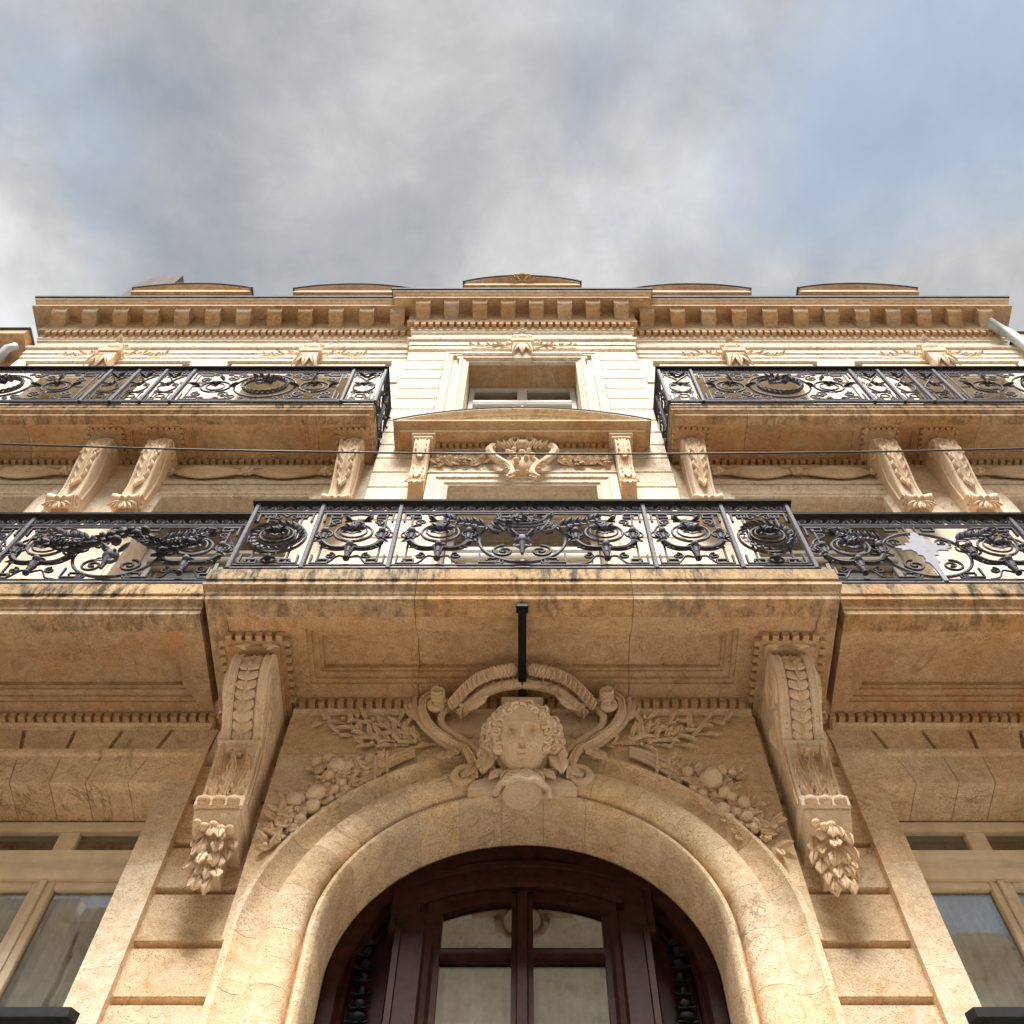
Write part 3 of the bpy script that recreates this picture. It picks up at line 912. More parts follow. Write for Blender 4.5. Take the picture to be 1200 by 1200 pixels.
    for row, (t, nn_) in enumerate(((0.95, 3), (0.75, 4), (0.52, 5), (0.28, 6), (0.06, 6))):
        for k in range(nn_):
            a = R(-75 + 150 * (k + 0.5) / nn_ + rn.uniform(-12, 12))
            o = (math.sin(a) * 0.102 * (1 - 0.45 * t), -0.03 - math.cos(a) * 0.16 * (1 - 0.75 * t), 6.55 - 0.32 * t)
            p.leaf(o, (math.sin(a) * 0.25 + rn.uniform(-.25, .25), 0.10 + rn.uniform(-0.12, 0.12), -1), (math.sin(a) * 0.5, -1, -0.45 + rn.uniform(-.3, .3)),
                   rn.uniform(0.095, 0.14), rn.uniform(0.05, 0.08), rn.uniform(0.0, 0.3), rn.choice((2, 3)), 0.013, 14, 0.30)
    for i in range(3 if seed == 5 else 5): p.ball((-0.09 + i * 0.045, -0.20 + 0.012 * i, 6.52 - 0.02 * (i % 2)), rn.uniform(0.022, 0.034), 9, 6)
    obj('leaf_pendant', p, 'carving', c, smooth=50)
    return c
c0 = console_big(); c0.location = (1.755, 0, 0)
c1 = console_big(8); c1.location = (-1.755, 0, 0)
for x in (4.2, -4.2):
    inst(c0, house, (x, 0, 0))
for x in (1.74, -1.74, 4.2, -4.2):
    s = 1 if x > 0 else -1
    yf = -0.60 if abs(x) < 2 else -0.50
    xa, xb = (s * 1.575, s * 1.975) if abs(x) < 2 else (x - 0.21, x + 0.21)
    xa, xb = min(xa, xb), max(xa, xb)
    mb = MB()
    mb.box(xa, xb, yf + 0.03, 0.10, 7.861, 7.905); mb.box(xa + 0.03, xb - 0.03, yf + 0.06, 0.10, 7.826, 7.860)
    ab = obj('console_cap', mb, 'stone_ochre', house)
    mb = MB()
    n = 6
    for i in range(n):
        c_ = xa + (i + 0.5) * (xb - xa) / n
        mb.box(c_ - 0.020, c_ + 0.020, yf - 0.012, yf + 0.0295, 7.853, 7.904)
    for q, xx in ((-1, xa), (1, xb)):
        for i in range(9):
            c_ = yf + 0.05 + i * 0.064
            if c_ < -0.07: mb.box(xx - (0.035 if q < 0 else 0.0), xx + (0.035 if q > 0 else 0.0), c_ - 0.020, c_ + 0.020, 7.853, 7.904)
    obj('dentil_row', mb, 'stone_ochre', ab, smooth=None, kind='stuff')

# ------------------------------------------------------------------ first-floor centre window with segmental pediment
def surround(parent, cx, hw, zt, zb, y, wd, mat, ears=0.0):
    """moulded stone frame round an opening: two jambs and a lintel"""
    prof = [(0.0, y + 0.06), (0.0, y - 0.012), (0.035, y - 0.018), (0.04, y - 0.03), (wd * 0.55, y - 0.034), (wd * 0.6, y - 0.05), (wd - 0.03, y - 0.056), (wd, y - 0.045), (wd, y + 0.06)]
    mb = MB()
    mb.sweep([(cx + hw, zb), (cx + hw, zt), (cx - hw, zt), (cx - hw, zb)], prof, 'xz')
    o = obj('window_surround', mb, mat, parent, smooth=30)
    return o
cw = part_empty('window_pediment', 'curved stone pediment with carved frieze above the middle window')
surround(house, 0, 0.735, 11.62, 8.45, 0.0, 0.215, 'stone_clean')
mb = MB(); mb.box(-0.95, 0.95, -0.030, 0.10, 11.842, 12.42); mb.box(-0.955, 0.955, -0.062, -0.031, 11.835, 11.875, 0.006)
obj('frieze', mb, 'stone_clean', cw)
PED = [(-0.25, 12.475), (0.0, 12.475), (0.0, 12.52), (0.012, 12.53), (0.022, 12.565), (0.05, 12.595), (0.068, 12.605), (0.068, 12.64), (-0.25, 12.64)]
mb = MB(); mb.sweep([(-1.29, 0.02), (-1.29, -0.25), (1.29, -0.25), (1.29, 0.02)], PED); mb.box(-1.05, 1.05, -0.02, 0.03, 12.48, 12.63)
obj('pediment_cornice', mb, 'stone_ochre', cw, smooth=30)
mb = MB(); mb.box(-0.93, 0.93, -0.075, 0.03, 12.40, 12.473); mb.box(-0.90, 0.90, -0.05, 0.03, 12.36, 12.399)
obj('bed_moulding', mb, 'stone_clean', cw)
dentils(-0.92, 0.92, -0.077, 12.425, 12.472, 0.068, 0.042, 0.05, cw, 'stone_ochre')
ra = (1.355 ** 2 + 0.37 ** 2) / (2 * 0.37); zc = 13.01 - ra
an = math.degrees(math.asin(1.355 / ra))
mb = MB(); mb.sweep(arc(0, zc, ra, 90 + an, 90 - an, 26), [(0, -0.318), (0.022, -0.318), (0.028, -0.295), (0.055, -0.272), (0.058, -0.25), (0.085, -0.245), (0.09, -0.205), (0.12, -0.195), (0.125, -0.165), (0.15, -0.155), (0.15, 0.03), (0, 0.03)], 'xz')
obj('pediment_arch', mb, 'stone_clean', cw, smooth=30)
mb = MB(); q = arc(0, zc, ra - 0.151, 90 + an * 0.86, 90 - an * 0.86, 20); mb.prism(q + [(q[-1][0], 12.641), (q[0][0], 12.641)], -0.10, 0.03)
obj('tympanum', mb, 'stone_clean', cw)
mb = MB(); mb.sweep(arc(0, zc, ra + 0.004, 90 + an + 0.2, 90 - an - 0.2, 26), [(-0.012, -0.326), (0.0, -0.326), (0.0, 0.03), (-0.012, 0.03)], 'xz')
obj('lead_cover', mb, 'lead', cw, smooth=30)
def pilaster_console():
    mb = MB()
    f = smooth_poly([(-0.20, 12.36), (-0.215, 12.25), (-0.19, 12.05), (-0.14, 11.85), (-0.13, 11.7), (-0.15, 11.55), (-0.12, 11.45)])
    mb.prism(f + [(-0.04, 11.33), (0.0, 11.27), (0.0, 12.36)], -0.075, 0.075, 'x')
    for q in (-1, 1): mb.tube([(q * 0.066, y, z) for y, z in f], 0.012, 5)
    mb.box(-0.125, 0.125, -0.24, 0.0, 12.43, 12.474, 0.006); mb.box(-0.105, 0.105, -0.225, 0.0, 12.361, 12.429, 0.012)
    c = obj('console', mb, 'carving', house, smooth=35)
    p = MB()
    leaf_along(p, f, 0.04, 0.50, 0.125, 4, 0.010, 0, 18, 0.05, 0, 0.018)
    leaf_along(p, f, 0.52, 0.98, 0.115, 4, 0.010, 0, 18, 0.05, 0, 0.018)
    obj('acanthus_leaf', p, 'carving', c, smooth=50)
    p = MB()
    for q in (-2, -1, 0, 1, 2): p.leaf((0, -0.13, 11.50), (q * 0.28, -0.1, -1), (0, -1, 0.2), 0.24 - 0.02 * abs(q), 0.06, 0.2, 0, 0.012)
    obj('shell_drop', p, 'carving', c, smooth=50)
    return c
pc = pilaster_console(); pc.location = (1.035, 0, 0); inst(pc, house, (-1.035, 0, 0))

def foliage(mb, path, rn, size=(0.06, 0.11), w_=0.045, step=0.035, y=-0.03, out=0.03, lobes=2, curl=0.3, both=True):
    """relief branch: a stem with leaves to either side and small berries; path in (x,z)"""
    pts = smooth_poly(path, 6)
    mb.tube([(x, y, z) for x, z in pts], [0.012 * (1 - 0.6 * i / len(pts)) for i in range(len(pts))], 5)
    acc = 0; sd = 1
    for a, b in zip(pts, pts[1:]):
        acc += math.dist(a, b)
        if acc > step:
            acc = 0; sd = -sd
            dx, dz = b[0] - a[0], b[1] - a[1]; l = math.hypot(dx, dz) + 1e-9; dx /= l; dz /= l
            an_ = rn.uniform(0.5, 1.0) * sd
            ex, ez = dx * math.cos(an_) - dz * math.sin(an_), dx * math.sin(an_) + dz * math.cos(an_)
            mb.leaf((a[0], y - 0.004, a[1]), (ex, -0.15, ez), (0, -1, 0.1), rn.uniform(*size), w_, curl, lobes, 0.010, 6)
            if rn.random() < 0.4:
                mb.ball((a[0] + rn.uniform(-.03, .03), y - out, a[1] + rn.uniform(-.03, .03)), rn.uniform(0.012, 0.02), 7, 5)

rn = random.Random(12)
for s in (-1, 1):
    mb = MB()
    foliage(mb, [(s * 0.36, 12.12), (s * 0.5, 12.2), (s * 0.65, 12.08), (s * 0.8, 12.18), (s * 0.9, 12.1)], rn, (0.09, 0.14), 0.075, 0.028, -0.045, 0.05)
    foliage(mb, [(s * 0.90, 12.02), (s * 0.7, 12.16), (s * 0.5, 12.06), (s * 0.38, 12.16)], rn, (0.07, 0.12), 0.06, 0.03, -0.04, 0.05)
    for i in range(4): mb.spiral((s * (0.5 + 0.12 * i), 12.1 + 0.03 * (i % 2)), 0.055, 1.3, 0, s, 0.013, 'xz', 14, 0.15, 0.6, -0.05)
    obj('carved_foliage', mb, 'carving', cw, smooth=50)

def cartouche_small():
    mb = MB()
    mb.ball((0, -0.06, 12.0), (0.20, 0.09, 0.24), 16, 10)
    for s in (-1, 1):
        pts = smooth_poly([(s * 0.30, 12.34), (s * 0.34, 12.22), (s * 0.26, 12.02), (s * 0.14, 11.84), (s * 0.10, 11.66), (s * 0.16, 11.54)])
        mb.tube([(x, -0.13, z) for x, z in pts], [0.05 - 0.022 * i / len(pts) for i in range(len(pts))], 7)
        mb.spiral((s * 0.30, 12.30), 0.06, 1.3, R(180 if s > 0 else 0), -s, 0.025, 'xz', 16, 0.15, 0.6, -0.14)
        mb.spiral((s * 0.14, 11.56), 0.05, 1.2, R(90), s, 0.02, 'xz', 16, 0.15, 0.6, -0.13)
        for k in range(4):
            mb.leaf((s * (0.05 + 0.04 * k), -0.12, 11.62 + 0.10 * k), (s * 0.7, -0.1, -0.5), (0, -1, 0), 0.12, 0.06, 0.2, 2)
            mb.leaf((s * (0.02 + 0.05 * k), -0.15, 12.26), (s * (0.2 + 0.25 * k), -0.1, 1), (0, -1, 0), 0.15, 0.06, 0.25, 2)
        mb.ball((s * 0.05, -0.15, 11.64), 0.022, 7, 5)
    r2 = random.Random(3)
    for k in range(16): mb.ball((r2.uniform(-0.16, 0.16), -0.16, r2.uniform(11.9, 12.2)), r2.uniform(0.02, 0.035), 7, 5)
    for k in range(9):
        a = PI * k / 8
        mb.ball((0.13 * math.cos(a), -0.17, 12.38 + 0.12 * math.sin(a)), 0.03, 7, 5)
    mb.ball((0, -0.14, 12.36), (0.10, 0.06, 0.08), 10, 7)
    return obj('cartouche', mb, 'carving', cw, smooth=50)
cartouche_small()

# ---- rusticated centre pier, each course a block
JC = [8.27 + 0.3705 * i for i in range(25)]
for s in (-1, 1):
    for a, b in zip(JC, JC[1:]):
        if b > 16.25: break
        xi = 0.955 if a < 12.4 else 1.03
        if 12.35 < b < 12.8 or 12.35 < a < 12.6: xi = 1.03
        mb = MB(); mb.box(s * xi, s * 1.532, -0.002, 0.06, a + 0.013, b - 0.013, 0.006)
        obj('rusticated_block', mb, 'stone_clean', house)
# top-floor centre window
surround(house, 0, 0.70, 15.58, 13.05, 0.0, 0.12, 'stone_clean')
mb = MB()
mb.sweep([(1.02, 13.05), (1.02, 15.98), (-1.02, 15.98), (-1.02, 13.05)], [(-0.10, 0.05), (-0.10, -0.012), (-0.05, -0.012), (-0.04, -0.025), (0, -0.025), (0, 0.05)], 'xz')
mb.box(-0.86, 0.86, -0.020, 0.04, 15.72, 15.80, 0.004); mb.box(-0.80, 0.80, -0.045, 0.04, 15.86, 15.93, 0.006)
obj('window_surround', mb, 'stone_clean', house, smooth=30)
for i, (a, b) in enumerate(((-0.70, -0.42), (-0.42, -0.14), (-0.14, 0.14), (0.14, 0.42), (0.42, 0.70))):
    mb = MB(); mb.box(a + 0.002, b - 0.002, 0.036, 0.345, 15.5765, 15.585)
    obj('lintel_stone', mb, 'stone_ochre', house)

def keystone(w_, dp, z0, z1, y, face=True):
    mb = MB()
    h = z1 - z0
    mb.prism([(y - dp * 0.55, z0), (y - dp * 0.8, z0 + h * 0.3), (y - dp, z0 + h * 0.52), (y - dp, z0 + h * 0.56), (y, z0 + h * 0.56), (y, z0)], -w_ * 0.42, w_ * 0.42, 'x')
    mb.prism([(y - dp * 1.15, z0 + h * 0.565), (y - dp * 1.25, z0 + h * 0.64), (y - dp * 0.9, z0 + h * 0.66), (y, z0 + h * 0.66), (y, z0 + h * 0.565)], -w_ * 0.55, w_ * 0.55, 'x')
    k = obj('keystone', mb, 'carving', house, smooth=35)
    p = MB()
    for q in (-1, 0, 1): p.leaf((q * 0.03, y - dp * 0.9, z0 + h * 0.5), (q * 0.25, 0.1, -1), (0, -1, 0.2), h * 0.42, 0.10, 0.1, 3, 0.01)
    for q in (-1, 1):
        p.spiral((q * w_ * 0.28, z0 + h * 0.86), w_ * 0.2, 1.3, R(90), -q, 0.02, 'xz', 16, 0.1, 0.7, y - dp * 0.8)
        p.spiral((q * w_ * 0.62, z0 + h * 0.62), w_ * 0.14, 1.2, R(0 if q > 0 else 180), q, 0.02, 'xz', 14, 0.1, 0.7, y - dp * 0.6)
        p.ball((q * w_ * 0.26, y - dp * 0.7, z0 + h * 0.86), (w_ * 0.2, 0.04, w_ * 0.18), 9, 6)
    p.ball((0, y - dp * 0.7, z0 + h * 0.78), (w_ * 0.36, 0.07, h * 0.12), 12, 7)
    p.leaf((0, y - dp * 0.8, z0 + h * 0.85), (0, -0.2, 1), (0, -1, 0), h * 0.2, w_ * 0.4, 0.3, 3)
    for q in (-1, 1):
        foliage(p, [(q * w_ * 0.6, z0 + h * 0.68), (q * w_ * 1.2, z0 + h * 0.75), (q * w_ * 1.9, z0 + h * 0.66), (q * w_ * 2.5, z0 + h * 0.70)], rn, (0.07, 0.12), 0.05, 0.04, y - 0.02, 0.03)
    obj('carved_foliage', p, 'carving', k, smooth=50)
    return k
keystone(0.28, 0.12, 15.56, 16.55, -0.01)
k1 = keystone(0.28, 0.12, 15.30, 16.50, PW - 0.03); k1.location = (C1, 0, 0)
for x in (C2, -C1, -C2): inst(k1, house, (x, 0, 0))
for s in (-1, 1):
    for c in (C1, C2):
        surround(house, s * c, 0.68, 15.30, 12.95, PW, 0.20, 'stone_clean')
        mb = MB()
        mb.box(s * c - 0.95, s * c + 0.95, PW - 0.045, PW + 0.02, 15.56, 15.62, 0.006)
        mb.box(s * c - 1.02, s * c + 1.02, PW - 0.03, PW + 0.02, 15.66, 15.80, 0.006)
        mb.box(s * c - 1.10, s * c + 1.10, PW - 0.055, PW + 0.02, 15.86, 15.93, 0.006)
        obj('window_crown', mb, 'stone_clean', house)
        surround(house, s * c, HU, 11.62, 8.45, PW, 0.20, 'stone_clean')
        mb = MB()
        mb.box(s * c - 0.97, s * c + 0.97, PW - 0.055, PW + 0.02, 11.84, 11.90, 0.006); mb.box(s * c - 0.94, s * c + 0.94, PW - 0.035, PW + 0.02, 11.905, 11.99, 0.006)
        obj('window_crown', mb, 'stone_clean', house)
        # garland frieze: three rosettes, two swags
        def ros():
            m_ = MB()
            for i in range(7):
                a = PI * 2 * i / 7
                m_.ball((0.045 * math.cos(a), -0.03, 0.045 * math.sin(a)), (0.030, 0.035, 0.030), 7, 5)
            m_.ball((0, -0.06, 0), 0.028, 8, 5)
            for g in (-1, 1): m_.leaf((g * 0.03, -0.03, -0.04), (g * 0.5, -0.1, -1), (0, -1, 0), 0.11, 0.05, 0.2, 0)
            return m_
        for q in (-0.82, 0, 0.82):
            shared('stone_ros', ros, 'rosette', 'carving', house, (s * c + q, PW - 0.02, 12.16))
        for q in (-1, 1):
            mb = MB(); x0 = s * c + (0.06 if q > 0 else -0.76)
            for k in range(5):
                sag = 0.05 + 0.035 * k
                pts = [(x0 + 0.70 * i / 12, PW - 0.035 - 0.05 * math.sin(PI * i / 12), 12.20 - 0.012 * k - sag * math.sin(PI * i / 12)) for i in range(13)]
                mb.tube(pts, [0.012 + 0.016 * math.sin(PI * i / 12) for i in range(13)], 6)
            obj('drapery_swag', mb, 'carving', house, smooth=50)
# raised panels between the top windows
for s in (-1, 1):
    for a, b in ((1.60, 1.70), (4.02, 4.38)):
        mb = MB(); mb.box(s * a, s * b, PW - 0.02, PW + 0.02, 15.1, 15.83, 0.005)
        obj('wall_panel', mb, 'stone_clean', house)

# ------------------------------------------------------------------ upper balconies
ZU = 12.45
MOULDU = [(-0.10, ZU), (-0.010, ZU), (0.0, ZU + 0.006), (0.0, ZU + 0.05), (0.008, ZU + 0.058), (0.016, ZU + 0.085), (0.032, ZU + 0.10), (0.032, ZU + 0.125), (-0.10, ZU + 0.125)]
FASCU = [(-0.10, ZU + 0.127), (0.022, ZU + 0.127), (0.022, ZU + 0.16), (0.032, ZU + 0.165), (0.032, ZU + 0.27), (-0.10, ZU + 0.27)]
def console_up():
    f = smooth_poly([(-0.13, 12.43), (-0.165, 12.36), (-0.205, 12.27), (-0.222, 12.14), (-0.208, 11.98), (-0.172, 11.8), (-0.115, 11.6), (-0.075, 11.42), (-0.058, 11.22)])
    mb = MB(); mb.prism(f + [(PW, 11.22), (PW, 12.43)], -0.10, 0.10, 'x')
    for q in (-1, 1): mb.tube([(q * 0.086, y, z) for y, z in f], 0.015, 6)
    mb.tube([(-0.125, -0.05, 11.13), (-0.07, -0.05, 11.13), (0.0, -0.05, 11.13), (0.07, -0.05, 11.13), (0.125, -0.05, 11.13)], [0.095, 0.08, 0.07, 0.08, 0.095], 14)
    mb.prism([(-0.04, 11.225), (-0.04, 11.10), (0.03, 10.92), (PW, 10.86), (PW, 11.225)], -0.085, 0.085, 'x')
    c = obj('console', mb, 'carving', house, smooth=35)
    for q in (-1, 1):
        v = MB()
        v.spiral((-0.115, 12.26), 0.125, 1.9, R(-100), -1, 0.02, 'yz', 30, 0.1, 0.6, q * 0.103, 0.8)
        v.spiral((-0.05, 11.13), 0.085, 1.4, R(90), 1, 0.014, 'yz', 18, 0.1, 0.6, q * 0.128, 0.7)
        pts = smooth_poly([(-0.14, 12.10), (-0.06, 11.9), (-0.01, 11.65), (0.0, 11.3)])
        v.tube([(q * 0.102, y, z) for y, z in pts], 0.014, 5)
        obj('volute', v, 'carving', c, smooth=50)
    p = MB()
    leaf_along(p, f, 0.10, 0.88, 0.165, 7, 0.010, 0, 56, 0.05, 0, 0.034)
    for q in (-1, 1): leaf_along(p, f, 0.06, 0.42, 0.075, 3, 0.010, q * 0.055, 14, 0.03, q * 0.03, 0.016)
    obj('acanthus_leaf', p, 'carving', c, smooth=50)
    p = MB()
    for q in (-1, 1): p.spiral((q * 0.035, 12.43), 0.035, 1.1, R(90), -q, 0.012, 'xz', 12, 0.2, 0.7, -0.175)
    p.ball((0, -0.175, 12.41), (0.07, 0.03, 0.025), 8, 5)
    obj('egg_moulding', p, 'carving', c, smooth=50)
    p = MB()
    for i in range(7):
        a = R(-66 + 22 * i)
        p.leaf((0, -0.09, 11.08), (math.sin(a) * 0.8, 0.10, -math.cos(a)), (0, -1, -0.4), 0.17, 0.055, 0.15, 0, 0.012)
    for q in (-1, 1): p.ball((q * 0.032, -0.12, 11.12), (0.022, 0.02, 0.03), 7, 5)
    obj('shell_drop', p, 'carving', c, smooth=50)
    return c
cu = console_up(); cu.location = (1.765, 0, 0)
XU = (1.765, 3.745, 4.36, 6.40)
for x in XU:
    for s in (-1, 1):
        if s * x != 1.765: inst(cu, house, (s * x, 0, 0))
for s in (-1, 1):
    bs = part_empty('balcony', 'upper stone balcony carried on scroll consoles')
    x0, x1 = 1.59, 6.95
    a, b = (x0, x1) if s > 0 else (-x1, -x0)
    rects = [(a + 0.10, b - 0.10, -0.336, PW + 0.03, ZU), (a + 0.10, b - 0.10, -0.30, PW + 0.03, ZU + 0.012)]
    for p0, p1 in ((2.02, 3.50), (3.97, 4.12), (4.60, 6.15)):
        q0, q1 = (p0, p1) if s > 0 else (-p1, -p0)
        rects += nest(q0, q1, -0.27, 0.0, [(0.0, ZU + 0.02), (0.02, ZU + 0.045)])
    jl = [2.35, 3.62, 4.78] if s > 0 else [-5.2, -3.45, -2.15]
    slab(bs, [(a, PW + 0.03), (a, -0.436), (b, -0.436), (b, PW + 0.03)], jl, rects, ZU + 0.26, MOULDU, FASCU, (a + 0.10, b - 0.10))
    dentils(*((1.95, 6.7) if s > 0 else (-6.7, -1.95)), PW - 0.02, ZU - 0.045, ZU, 0.075, 0.045, 0.045, bs, 'stone_ochre')
    mb = MB(); mb.box(a + 0.02, b - 0.12, PW - 0.018, PW + 0.03, 12.33, ZU - 0.046); mb.box(a + 0.02, b - 0.12, PW - 0.03, PW + 0.03, 12.30, 12.329)
    obj('bed_moulding', mb, 'stone', bs)
    for x in XU:
        xc = s * x
        mb = MB(); mb.box(xc - 0.165, xc + 0.165, -0.285, 0.08, ZU - 0.018, ZU + 0.005)
        ab = obj('console_cap', mb, 'stone_ochre', bs)
        mb = MB()
        for i in range(6):
            c_ = xc - 0.15 + 0.06 * i
            mb.box(c_ - 0.018, c_ + 0.018, -0.312, -0.286, ZU - 0.03, ZU + 0.004)
        for q in (-1, 1):
            for i in range(5):
                c_ = -0.27 + 0.06 * i
                mb.box(xc + q * 0.166, xc + q * 0.192, c_ - 0.018, c_ + 0.018, ZU - 0.03, ZU + 0.004)
        obj('dentil_row', mb, 'stone_ochre', ab, smooth=None, kind='stuff')

# ------------------------------------------------------------------ entablature and cornice
def cpath(o=0):
    return [(-XE, 0.6), (-XE, PW), (-1.53, PW), (-1.53, 0.0), (1.53, 0.0), (1.53, PW), (XE, PW), (XE, 0.6)]
ent = part_empty('cornice', 'deep bracketed stone cornice below the roof')
mb = MB(); mb.sweep(cpath(), [(-0.04, 16.16), (0.012, 16.16), (0.012, 16.30), (0.026, 16.305), (0.026, 16.46), (0.05, 16.48), (0.062, 16.52), (0.062, 16.545), (-0.04, 16.545)])
obj('architrave', mb, 'stone_clean', ent, smooth=30)
mb = MB(); mb.sweep(cpath(), [(-0.04, 16.547), (0.016, 16.547), (0.016, 16.82), (0.04, 16.85), (0.04, 16.90), (0.055, 16.915), (0.055, 16.97), (-0.04, 16.97)])
obj('frieze', mb, 'stone_clean', ent, smooth=30)
mb = MB(); mb.sweep(cpath(), [(-0.04, 16.972), (0.062, 16.972), (0.068, 17.0), (0.06, 17.003), (0.06, 17.115), (0.115, 17.12), (0.125, 17.16), (0.11, 17.163), (0.11, 17.565), (0.125, 17.57), (0.14, 17.60),
                               (0.345, 17.60), (0.345, 17.62), (0.33, 17.625), (0.33, 17.72), (0.345, 17.735), (0.352, 17.77), (0.375, 17.81), (0.385, 17.83), (0.385, 17.86), (-0.04, 17.86)])
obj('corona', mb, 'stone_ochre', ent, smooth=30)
mb = MB(); mb.sweep(cpath(), [(0.0, 17.862), (0.39, 17.862), (0.405, 17.885), (0.405, 17.945), (0.0, 17.965)])
obj('gutter', mb, 'lead', ent, smooth=30)
for a, b, y in ((-6.85, -1.56, PW), (-1.56, 1.56, 0.0), (1.56, 6.85, PW)):
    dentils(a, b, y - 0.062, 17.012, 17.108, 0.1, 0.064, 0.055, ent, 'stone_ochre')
def modillion():
    f = [(0.0, 17.30), (-0.05, 17.36), (-0.085, 17.40), (-0.13, 17.405), (-0.165, 17.43), (-0.185, 17.47), (-0.195, 17.52), (-0.20, 17.572), (0.0, 17.572)]
    mb = MB(); mb.prism([(y, z) for y, z in f], -0.098, 0.098, 'x')
    mb.box(-0.112, 0.112, -0.215, 0.0, 17.573, 17.60)
    for q in (-1, 1): mb.tube([(q * 0.098, y, z) for y, z in f[1:-1]], 0.010, 4)
    return obj('modillion', mb, 'stone_ochre', ent, smooth=35)
md = modillion(); first = True
for s in (-1, 1):
    for i in range(12):
        x = s * (1.82 + 0.449 * i)
        if abs(x) > 6.85: continue
        if first: md.location = (x, PW - 0.108, 0); first = False
        else: inst(md, ent, (x, PW - 0.108, 0))
for i in range(8):
    inst(md, ent, (-1.44 + 0.4114 * i, -0.108, 0))

# ------------------------------------------------------------------ roof and dormers
rf = MB(); rf.prism([(0.2, 17.9), (0.45, 18.0), (1.6, 22.0), (4.0, 23.2), (6.5, 23.2), (6.5, 17.3), (0.2, 17.3)], -XE, XE, 'x')
roof = obj('roof', rf, 'slate', house, smooth=None)
mb = MB(); mb.box(-XE, -XE + 0.3, 0.62, 6.5, 0, 17.28); mb.box(XE - 0.3, XE, 0.62, 6.5, 0, 17.28); mb.box(-XE + 0.3, XE - 0.3, 6.2, 6.5, 0, 17.28)
obj('wall', mb, 'plaster_dark', house)
def dormer(cx, hw, zt, rise, y=0.32, orn=False):
    mb = MB(); mb.box(cx - hw + 0.12, cx + hw - 0.12, y + 0.02, 2.6, 17.9, zt - 0.02)
    d = obj('dormer', mb, 'stone_ochre', house, smooth=None)
    r = (hw * hw + rise * rise) / (2 * rise); a = math.degrees(math.asin(hw / r)); zc_ = zt + rise - r
    q = arc(cx, zc_, r, 90 + a, 90 - a, 20)
    mb = MB(); mb.prism(q + [(cx + hw, zt - 0.16), (cx - hw, zt - 0.16)], y - 0.06, 2.6)
    mb.sweep(q, [(0, y - 0.16), (0.05, y - 0.15), (0.09, y - 0.10), (0.14, y - 0.08), (0.14, y - 0.059), (0, y - 0.059)], 'xz')
    mb.box(cx - hw, cx + hw, y - 0.14, y - 0.061, zt - 0.15, zt - 0.02, 0.01)
    obj('dormer_pediment', mb, 'stone_ochre', d, smooth=30)
    mb = MB(); mb.sweep(arc(cx, zc_, r + 0.003, 90 + a + 0.3, 90 - a - 0.3, 20), [(-0.03, y - 0.18), (0, y - 0.18), (0, 2.6), (-0.03, 2.6)], 'xz')
    obj('lead_cover', mb, 'lead', d, smooth=30)
    mb = MB(); mb.box(cx - hw * 0.5, cx + hw * 0.5, y + 0.005, y + 0.03, 18.2, zt - 0.5)
    f = obj('window', mb, 'wood_white', d)
    for q_ in (-1, 1):
        mb = MB(); mb.box(cx + q_ * hw * 0.24 - 0.2, cx + q_ * hw * 0.24 + 0.2, y - 0.005, y + 0.004, 18.35, zt - 0.65)
        obj('pane', mb, 'glass', d, smooth=None)
    if orn:
        p = MB()
        for s in (-1, 1): p.spiral((cx + s * 0.08, zt + rise - 0.06), 0.05, 1.3, R(90), -s, 0.025, 'xz', 14, 0.1, 0.7, y - 0.2)
        for s in (-1, 1):
            for k in range(3): p.leaf((cx + s * 0.05, y - 0.16, zt + 0.06), (s * (0.3 + 0.5 * k), -0.1, 0.5), (0, -1, 0), 0.2, 0.09, 0.2, 2)
        p.ball((cx, y - 0.17, zt + rise - 0.02), (0.12, 0.05, 0.035), 10, 6)
        obj('carved_crest', p, 'stone_ochre', d, smooth=50)
    return d
dormer(0, 1.0, 20.6, 0.42, orn=True)
for s in (-1, 1):
    dormer(s * 2.87, 0.98, 20.12, 0.30)
    dormer(5.67 if s > 0 else -5.58, 1.0, 20.15, 0.30)
mb = MB(); mb.prism([(-7.25, 17.5), (-6.55, 17.5), (-6.55, 22.9), (-7.02, 22.9), (-7.25, 22.1)], 0.60, 2.2)
ch = obj('chimney', mb, 'brick_red', roof, smooth=None)
mb = MB(); mb.tube([(2.97, 0.45, 20.5), (2.97, 0.45, 20.78)], [0.05, 0.035], 8); mb.ball((2.97, 0.45, 20.84), (0.08, 0.08, 0.07), 9, 6)
obj('roof_finial', mb, 'lead', roof, smooth=50)

# ------------------------------------------------------------------ the door
YD = 0.345
dr = MB()
def circ(x): return ZA + math.sqrt(max(0.0, 1.072 ** 2 - x * x))
def seg_top(x, hw, zs, rise):
    r = (hw * hw + rise * rise) / (2 * rise); return zs + rise - r + math.sqrt(max(0.0, r * r - x * x))
xs = [-1.072 + 0.0536 * i for i in range(41)]
for a, b in zip(xs, xs[1:]):
    if abs(a + b) / 2 > 0.5: dr.prism([(a, 0.02), (b, 0.02), (b, circ(b)), (a, circ(a))], YD + 0.10, YD + 0.16)
    else: dr.prism([(a, seg_top(a, 0.6, 6.42, 0.14)), (b, seg_top(b, 0.6, 6.42, 0.14)), (b, circ(b)), (a, circ(a))], YD + 0.112, YD + 0.16)
door = obj('door', dr, 'door', house, smooth=30, label='dark burgundy wooden double door under the stone arch')
def arch_path(r, zb=0.05):
    return [(r, zb)] + arc(0, ZA, r, 0, 180, 40) + [(-r, zb)]
mb = MB()   # outer arched frame: o points out of the arch for this direction
